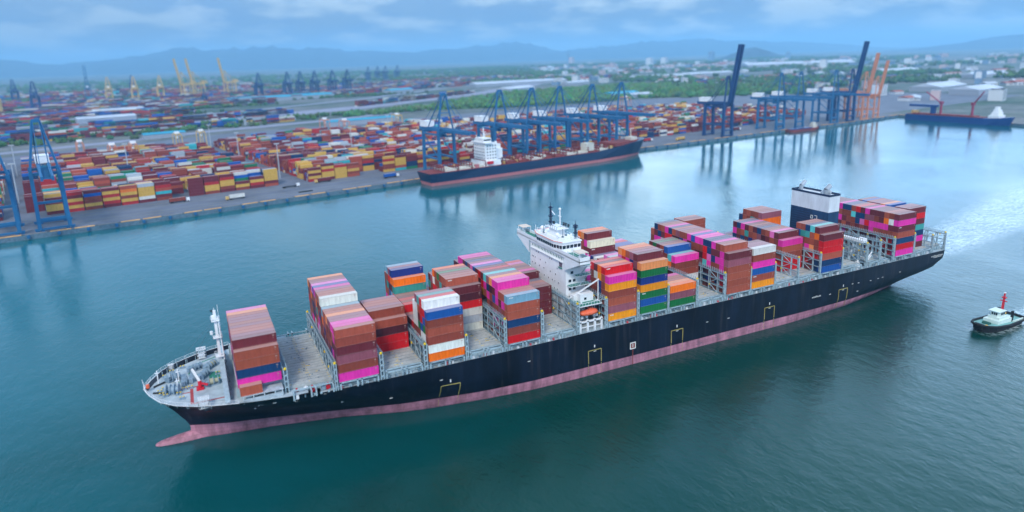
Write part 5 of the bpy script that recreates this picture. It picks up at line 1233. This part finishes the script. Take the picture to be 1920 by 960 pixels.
for r__ in rings: mb.v += r__
for a in range(2):
    for c in range(n): mb.f.append((a*n+(c+1)%n, a*n+c, (a+1)*n+c, (a+1)*n+(c+1)%n)); mb.m.append(0)
mb.build('hull', M['black'], tg)
mb = MB(); mb.v = [(x,y,zt_(x)-.55) for x,y,_ in tug_ring(.97,0)]; mb.f = [tuple(range(n-1,-1,-1))]; mb.m = [0]; mb.build('deck', M['tugdeck'], tg)
mb = MB(); rg_ = [(x,y,zt_(x)-.1) for x,y,_ in tug_ring(1.02,0)]
for a, c in zip(rg_, rg_[1:]+rg_[:1]): mb.tube(a, c, .48, n=8)
mb.build('rubber_fender', M['black'], tg)
mb = MB(); mb.tube((12.6,-1.6,2.4),(12.6,1.6,2.4),1.2); mb.build('bow_fender', M['black'], tg)
mb = MB(); mb.box(-5.0,-2.9,1.4,4.6,2.9,3.5); mb.box(-2.6,-2.2,3.5,2.9,2.2,4.5); mb.build('deckhouse', M['tugwhite'], tg)
mb = MB(); mb.poly([(-1.6,-1.9),(1.6,-1.9),(2.8,-1.1),(2.8,1.1),(1.6,1.9),(-1.6,1.9)],4.5,6.7); mb.box(-2,-2.2,6.7,3.1,2.2,6.9); wh2 = mb.build('wheelhouse', M['tugwhite'], tg)
mb = MB()
for x0, x1 in ((-1.4,-.5),(-.3,.5),(.7,1.5)):
    mb.box(x0,1.9,5.3,x1,1.95,6.3); mb.box(x0,-1.95,5.3,x1,-1.9,6.3)
for y in (-.9,-.1,.65): mb.box(2.8,y,5.3,2.85,y+.6,6.3)
mb.build('window', M['glass'], wh2)
mb = MB(); mb.bar((-2.2,0,4),(-3.2,0,13.4),.5); mb.bar((-3.6,0,3),(-3.4,0,12),.35); mb.bar((-3,-1.3,10.2),(-3,1.3,10.2),.35); mb.box(-3.6,-.8,11.4,-2.6,.8,11.8); mb.build('mast', M['brightred'], tg)
mb = MB(); mb.bar((-3.9,0,13.5),(-2.4,0,13.7),.3); mb.build('radar_bar', M['white'], tg)
mb = MB(); mb.tube((7.4,-1.3,2.3),(7.4,1.3,2.3),1.0,n=12); mb.box(6.3,-1.9,1.6,8.5,1.9,2.1); mb.build('towing_winch', M['dkgreen'], tg)
mb = MB(); mb.box(-12.5,-3.9,1.5,-5.5,-3.0,2.1); mb.box(9.8,1.2,2.2,11.4,2.0,2.8); mb.build('deck_hatch', M['lorange'], tg)
for y in (-2.6, 2.6): mb = MB(); mb.tube((-5.6,y,1.4),(-5.6,y,6.0),.55); mb.build('exhaust_stack', M['dark'], tg)
mb = MB()
for i in range(7): mb.tube((-12+i*1.1,3.4,1.5),(-12+i*1.1,3.4,2.1),.35)
mb.box(-9,-1,1.4,-7,1,2.6); mb.build('deck_gear', M['tugwhite'], tg)
# ------------------------------------------------------------------ sheds, town and trees
M['roofw'] = material('white_sheet_roof', (186,194,206), 0.6, var=0.1, scale=0.02); M['roofb'] = material('turquoise_sheet_roof', (40,150,180), 0.6, var=0.06, scale=0.02); M['wallg'] = material('grey_shed_wall', (150,158,170), 0.8, var=0.06)
M['wallp'] = material('pale_pink_wall', (206,186,186), 0.8, var=0.08, scale=.1); M['wallw'] = material('white_wall', (214,220,226), 0.8, var=0.06, scale=.1); M['wallb'] = material('blue_grey_wall', (120,150,180), 0.8, var=0.06); M['roofr'] = material('tiled_roof', (166,92,76), 0.8, var=.1)
def shed(x, y, L_, W_, h, ang, roof, lb):
    root = empty('warehouse', (x, y, ZL), ang, lb, 'warehouse', 'port warehouses'); m = MB(); m.box(0,0,0,L_,W_,h); m.build('wall', M['wallg'], root)
    m = MB(); m.add([(-.6,-.6,h),(L_+.6,-.6,h),(L_+.6,W_/2,h+W_*.12),(-.6,W_/2,h+W_*.12),(L_+.6,W_+.6,h),(-.6,W_+.6,h)], [(0,1,2,3),(3,2,4,5),(0,3,5),(1,4,2),(0,5,4,1)]); m.build('roof', M[roof], root)
SH = [(1000,2190,420,60,12,.1,'roofw','long white roofed warehouse beyond the green belt'),(930,1760,150,50,10,.5,'roofw','white warehouse left of the green belt'),(3150,3000,700,120,16,-.35,'roofw','very long pale warehouse in front of the town'),
 (1700,2150,330,60,10,.1,'roofw','long pale shed behind the middle of the green belt'),(2050,2250,300,50,10,.1,'roofw','pale shed, right one of two behind the green belt'),(985,1262,90,40,10,.1,'roofb','turquoise roofed shed behind the crane machinery houses'),(1010,1215,70,30,9,.1,'roofw','white shed beside the turquoise roofed one'),
 (225,1010,130,22,8,.17,'roofb','turquoise roofed shed behind the yard road'),(120,1940,330,45,11,.25,'roofb','long teal shed between the far terminals'),(-190,1690,110,50,10,.25,'roofw','white ribbed shed in the far left terminal'),(-200,1470,110,34,9,.25,'roofw','white shed beside the access road, left'),
 (1590,810,150,70,12,.2,'roofw','white domed shed behind the cargo ship, left one'),(1530,690,120,60,12,.15,'roofw','white shed behind the cargo ship, right one'),(-60,1010,60,22,7,.2,'roofb','small turquoise shed at the back of the left yard'),(-300,1560,100,30,9,.2,'roofw','white shed near the left edge beyond the road'),
 (640,2080,110,40,10,.5,'roofb','bright turquoise shed beside the far road'),(1290,2000,120,36,10,.3,'roofw','white office shed among the trees'),(2500,1600,240,80,10,.1,'roofw','pale shed right of the orange cranes'),(2300,1150,260,60,10,.05,'roofw','pale shed behind the cargo ship cranes')]
for s_ in SH: shed(*s_)
# town buildings: individual blocks with roofs
BG = {}; r_ = random.Random(17)
def building_mesh(kind, wall, roof, key):
    m = MB(); r2_ = random.Random(key)
    if kind == 'block':
        m.box(0,0,0,1,1,1,0); m.box(.3,.3,1,.6,.7,1.08,1); m.box(-.01,-.01,.985,1.01,1.01,1.0,1)
        for i in range(6):
            for k in range(7): m.box(.08+i*.155,-.01,.08+k*.13,.16+i*.155,0,.15+k*.13,2)
    else:
        m.box(0,0,0,1,1,.65,0); m.add([(-.04,-.04,.65),(1.04,-.04,.65),(1.04,.5,1),(-.04,.5,1),(1.04,1.04,.65),(-.04,1.04,.65)], [(0,1,2,3),(3,2,4,5),(0,3,5),(1,4,2)], 1)
        for i in range(3): m.box(.12+i*.3,-.01,.2,.26+i*.3,0,.42,2)
    return part_mesh(m, 'building', [M[wall], M[roof], M['glass']])
bm_ = [('white flat block',building_mesh('block','wallw','roofw',1),'b'),('pink block',building_mesh('block','wallp','wallg',2),'b'),('blue grey block',building_mesh('block','wallb','wallg',3),'b'),('white house with red roof',building_mesh('house','wallw','roofr',4),'h'),('pale hall',building_mesh('house','wallw','roofw',5),'h')]
ZN = ['behind green belt, left end','behind middle of green belt','behind lone raised crane','right of lone raised crane','behind cranes by the barge','above the orange cranes','right of the orange cranes','behind cargo ship, left half','behind cargo ship, right half','at right edge of picture']
nb_ = 0
while nb_ < 285:
    d_ = r_.uniform(1500, 7000)**1.0; a_ = R(r_.uniform(28, 68)); x = d_*math.sin(a_); y = -193+d_*math.cos(a_)
    if d_ < 2400 and a_ < R(50): continue
    if y < 560 and x < 1500: continue
    k = r_.choice([0,0,0,1,1,2,3,3,3,4,4]); nm, me, kd = bm_[k]; o = bpy.data.objects.new('town_building', me); C.objects.link(o)
    s_ = (r_.uniform(16,40), r_.uniform(14,26), r_.uniform(9,26)) if kd == 'b' else (r_.uniform(22,70), r_.uniform(14,34), r_.uniform(8,14))
    if d_ > 4500: s_ = (s_[0]*1.7, s_[1]*1.5, s_[2]*1.25)
    o.scale = s_; o.location = (x, y, ZL+.02); o.rotation_euler = (0,0,r_.uniform(-.5,.7))
    zone = 'near' if d_ < 3000 else ('middle' if d_ < 5000 else 'far')
    zi = int((math.degrees(a_)-28)/4.0); where = ZN[min(zi, 9)]; sz = 'low' if s_[2] < 11 else ('tall' if s_[2] > 19 else 'medium')
    tag(o, f'{sz} {zone} {nm} {where}', 'building', f'{zone} {nm}s {where}'); nb_ += 1
dup_ = {}
for o in [q for q in C.objects if q.name.startswith('town_building')]: dup_.setdefault(o['label'], []).append(o)
for lb, os_ in dup_.items():
    if len(os_) > 1:
        for i, o in enumerate(sorted(os_, key=lambda q: math.atan2(q.location.x, q.location.y+193))): o['label'] = f'{lb}, {ORD[i]} from left'
for x, y, w_, h, k, lb in ((5200,5600,70,95,2,'tall blue grey tower block left of the round hill, on the skyline'),(3700,4700,60,62,0,'white high rise block, left one of a pair before the skyline'),(3860,4700,60,60,0,'white high rise block, right one of a pair before the skyline'),(3050,2350,44,46,0,'white round silo block below the town hill'),(5900,5200,50,70,2,'blue grey tower block nearest the round hill'),(4400,7200,60,80,1,'slim pinkish tower on the skyline, middle of town')):
    nm, me, kd = bm_[k]; o = bpy.data.objects.new('tower_block', me); C.objects.link(o); o.location = (x,y,ZL+.02); o.scale = (w_, w_*.7, h); o.rotation_euler = (0,0,.5); tag(o, lb, 'tower block')
mm = MB(); mm.bar((0,0,0),(0,0,120),3.0); mm.bar((0,0,118),(0,0,140),1.2); mm.build('lattice', M['wallb']) if False else None
ant = MB(); 
for dx_, dy_ in ((-5,-5),(5,-5),(5,5),(-5,5)): ant.bar((dx_,dy_,0),(dx_*.15,dy_*.15,128),1.2)
for z_ in range(8, 124, 10): q = 1-z_/150; ant.bar((-5*q,-5*q,z_),(5*q,-5*q,z_+6),.7); ant.bar((5*q,5*q,z_),(-5*q,5*q,z_+6),.7)
o = ant.build('radio_mast', M['wallb'], loc=(2700,4400,ZL)); tag(o, 'thin radio mast rising above the hazy town', 'radio mast')
# trees: low wood reading as one mass, and clumps through the town
M['leaf'] = bpy.data.materials.new('foliage'); M['leaf'].use_nodes = True; t = M['leaf'].node_tree; b = t.nodes['Principled BSDF']; b.inputs['Roughness'].default_value = .9
at = t.nodes.new('ShaderNodeAttribute'); at.attribute_name = 'Col'; t.links.new(at.outputs['Color'], b.inputs['Base Color'])
def clump(mb, x, y, z0, r_c, h, rnd, k_=1.0):
    c = (rnd.uniform(.03,.07)*k_, rnd.uniform(.09,.15)*k_, rnd.uniform(.02,.05)*k_, 1)
    for q in range(9):
        a = rnd.uniform(0, 6.28); rr = r_c*rnd.uniform(.1,.9); zz = z0+h*rnd.uniform(.25,.95); s_ = r_c*rnd.uniform(.35,.7)
        cx, cy = x+rr*math.cos(a), y+rr*math.sin(a); t1 = rnd.uniform(0, 6.28)
        vs = [(cx+s_*math.cos(t1), cy+s_*math.sin(t1), zz-s_*.3), (cx+s_*math.cos(t1+2.1), cy+s_*math.sin(t1+2.1), zz-s_*.3+rnd.uniform(-.2,.4)*s_), (cx+s_*math.cos(t1+4.2), cy+s_*math.sin(t1+4.2), zz-s_*.3), (cx, cy, zz+s_*.7), (cx,cy,z0)]
        f = rnd.uniform(.7,1.3); cc_ = (c[0]*f, c[1]*f, c[2]*f, 1)
        mb.add(vs, [(0,1,3),(1,2,3),(2,0,3),(1,0,4),(2,1,4),(0,2,4)], 0, cc_)
def inside(px_, py_, poly):
    c = False; n = len(poly)
    for i in range(n):
        x0,y0 = poly[i]; x1,y1 = poly[(i+1)%n]
        if (y0 > py_) != (y1 > py_) and px_ < (x1-x0)*(py_-y0)/(y1-y0)+x0: c = not c
    return c
wd = MB(); r_ = random.Random(31); k = 0
while k < 2600:
    x, y = r_.uniform(282,1560), r_.uniform(1060,1780)
    if inside(x, y, gr): clump(wd, x, y, ZL, r_.uniform(4,9), r_.uniform(6,13), r_, 1.5); k += 1
tag(wd.build('woodland', M['leaf']), 'low green wood stretching behind the blue cranes', 'wood', kind='stuff')
wd = MB()
cent = [(r_.uniform(1200,6500), r_.uniform(700,6500)) for _ in range(70)]
for k in range(5200):
    cx, cy = r_.choice(cent); x, y = cx+r_.gauss(0,170), cy+r_.gauss(0,60)
    if x < 1100 or y < 620 or (x < 1600 and y > 1750 and y < 2300): continue
    clump(wd, x, y, ZL, r_.uniform(10,20), r_.uniform(8,18), r_)
for k in range(1300):
    x, y = r_.uniform(-2500, 2600), r_.uniform(2600, 6500); ty = round(y/260)*260+r_.gauss(0, 40)
    clump(wd, x, ty, ZL, r_.uniform(10,26), r_.uniform(7,14), r_)
for k in range(700):
    x, y = r_.choice([(-330,1060),(-60,1140),(60,1215),(330,1260),(-330,1520),(-100,1600),(60,1790),(500,2000)]); x += r_.gauss(0,80); y += r_.gauss(0,14); clump(wd, x, y, ZL, r_.uniform(4,8), r_.uniform(5,9), r_)
tag(wd.build('town_trees', M['leaf']), 'scattered hazy tree cover through the town and along the port roads', 'trees', kind='stuff')
# ------------------------------------------------------------------ hills
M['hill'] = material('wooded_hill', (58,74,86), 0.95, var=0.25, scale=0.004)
def ridge(name, pts, depth, seed):
    r2_ = random.Random(seed); n = 90; m = 14; xs = np.linspace(pts[0][0], pts[-1][0], n); mb = MB()
    hs_ = np.interp(xs, [p[0] for p in pts], [p[2] for p in pts]); ys = np.interp(xs, [p[0] for p in pts], [p[1] for p in pts])
    ph = [(r2_.uniform(.002,.02), r2_.uniform(0,6), r2_.uniform(.02,.06)) for _ in range(6)]
    for i in range(n):
        for j in range(m):
            t_ = j/(m-1); prof = math.sin(math.pi*t_)**.8; w_ = sum(a*math.sin(f*(xs[i]+j*90)+p) for f, p, a in ph)
            mb.v.append((xs[i], ys[i]-depth*.5+depth*t_, ZL-2+max(0, hs_[i])*prof*(1+w_*(1 if 0<t_<1 else 0))))
    for i in range(n-1):
        for j in range(m-1): mb.f.append((i*m+j, (i+1)*m+j, (i+1)*m+j+1, i*m+j+1)); mb.m.append(0)
    return struct(mb.build(name, M['hill'], smooth=True))
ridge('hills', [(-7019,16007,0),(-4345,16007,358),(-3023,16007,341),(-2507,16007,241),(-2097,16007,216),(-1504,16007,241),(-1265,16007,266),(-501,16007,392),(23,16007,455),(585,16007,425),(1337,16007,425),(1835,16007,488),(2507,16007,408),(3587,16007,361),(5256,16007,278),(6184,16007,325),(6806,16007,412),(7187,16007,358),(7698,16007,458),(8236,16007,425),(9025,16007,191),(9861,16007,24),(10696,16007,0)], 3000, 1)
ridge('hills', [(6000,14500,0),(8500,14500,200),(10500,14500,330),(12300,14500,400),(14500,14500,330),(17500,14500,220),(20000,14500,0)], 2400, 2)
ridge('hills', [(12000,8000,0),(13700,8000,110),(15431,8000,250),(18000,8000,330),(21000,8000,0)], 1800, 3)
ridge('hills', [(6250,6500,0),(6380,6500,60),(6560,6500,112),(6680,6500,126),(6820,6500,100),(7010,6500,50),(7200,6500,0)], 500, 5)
# ------------------------------------------------------------------ the hazy air
hz_ = MB(); hz_.box(-25000,-3000,-7,31000,30000,640); hm = bpy.data.materials.new('haze'); hm.use_nodes = True; t = hm.node_tree; t.nodes.clear()
mo = t.nodes.new('ShaderNodeOutputMaterial'); pv = t.nodes.new('ShaderNodeVolumePrincipled'); pv.inputs['Color'].default_value = (0.38, 0.72, 1.0, 1); pv.inputs['Density'].default_value = HAZE; pv.inputs['Anisotropy'].default_value = 0.2
t.links.new(pv.outputs[0], mo.inputs['Volume']); o = hz_.build('haze', hm); tag(o, 'thin blue haze over the harbour', 'haze', kind='stuff')
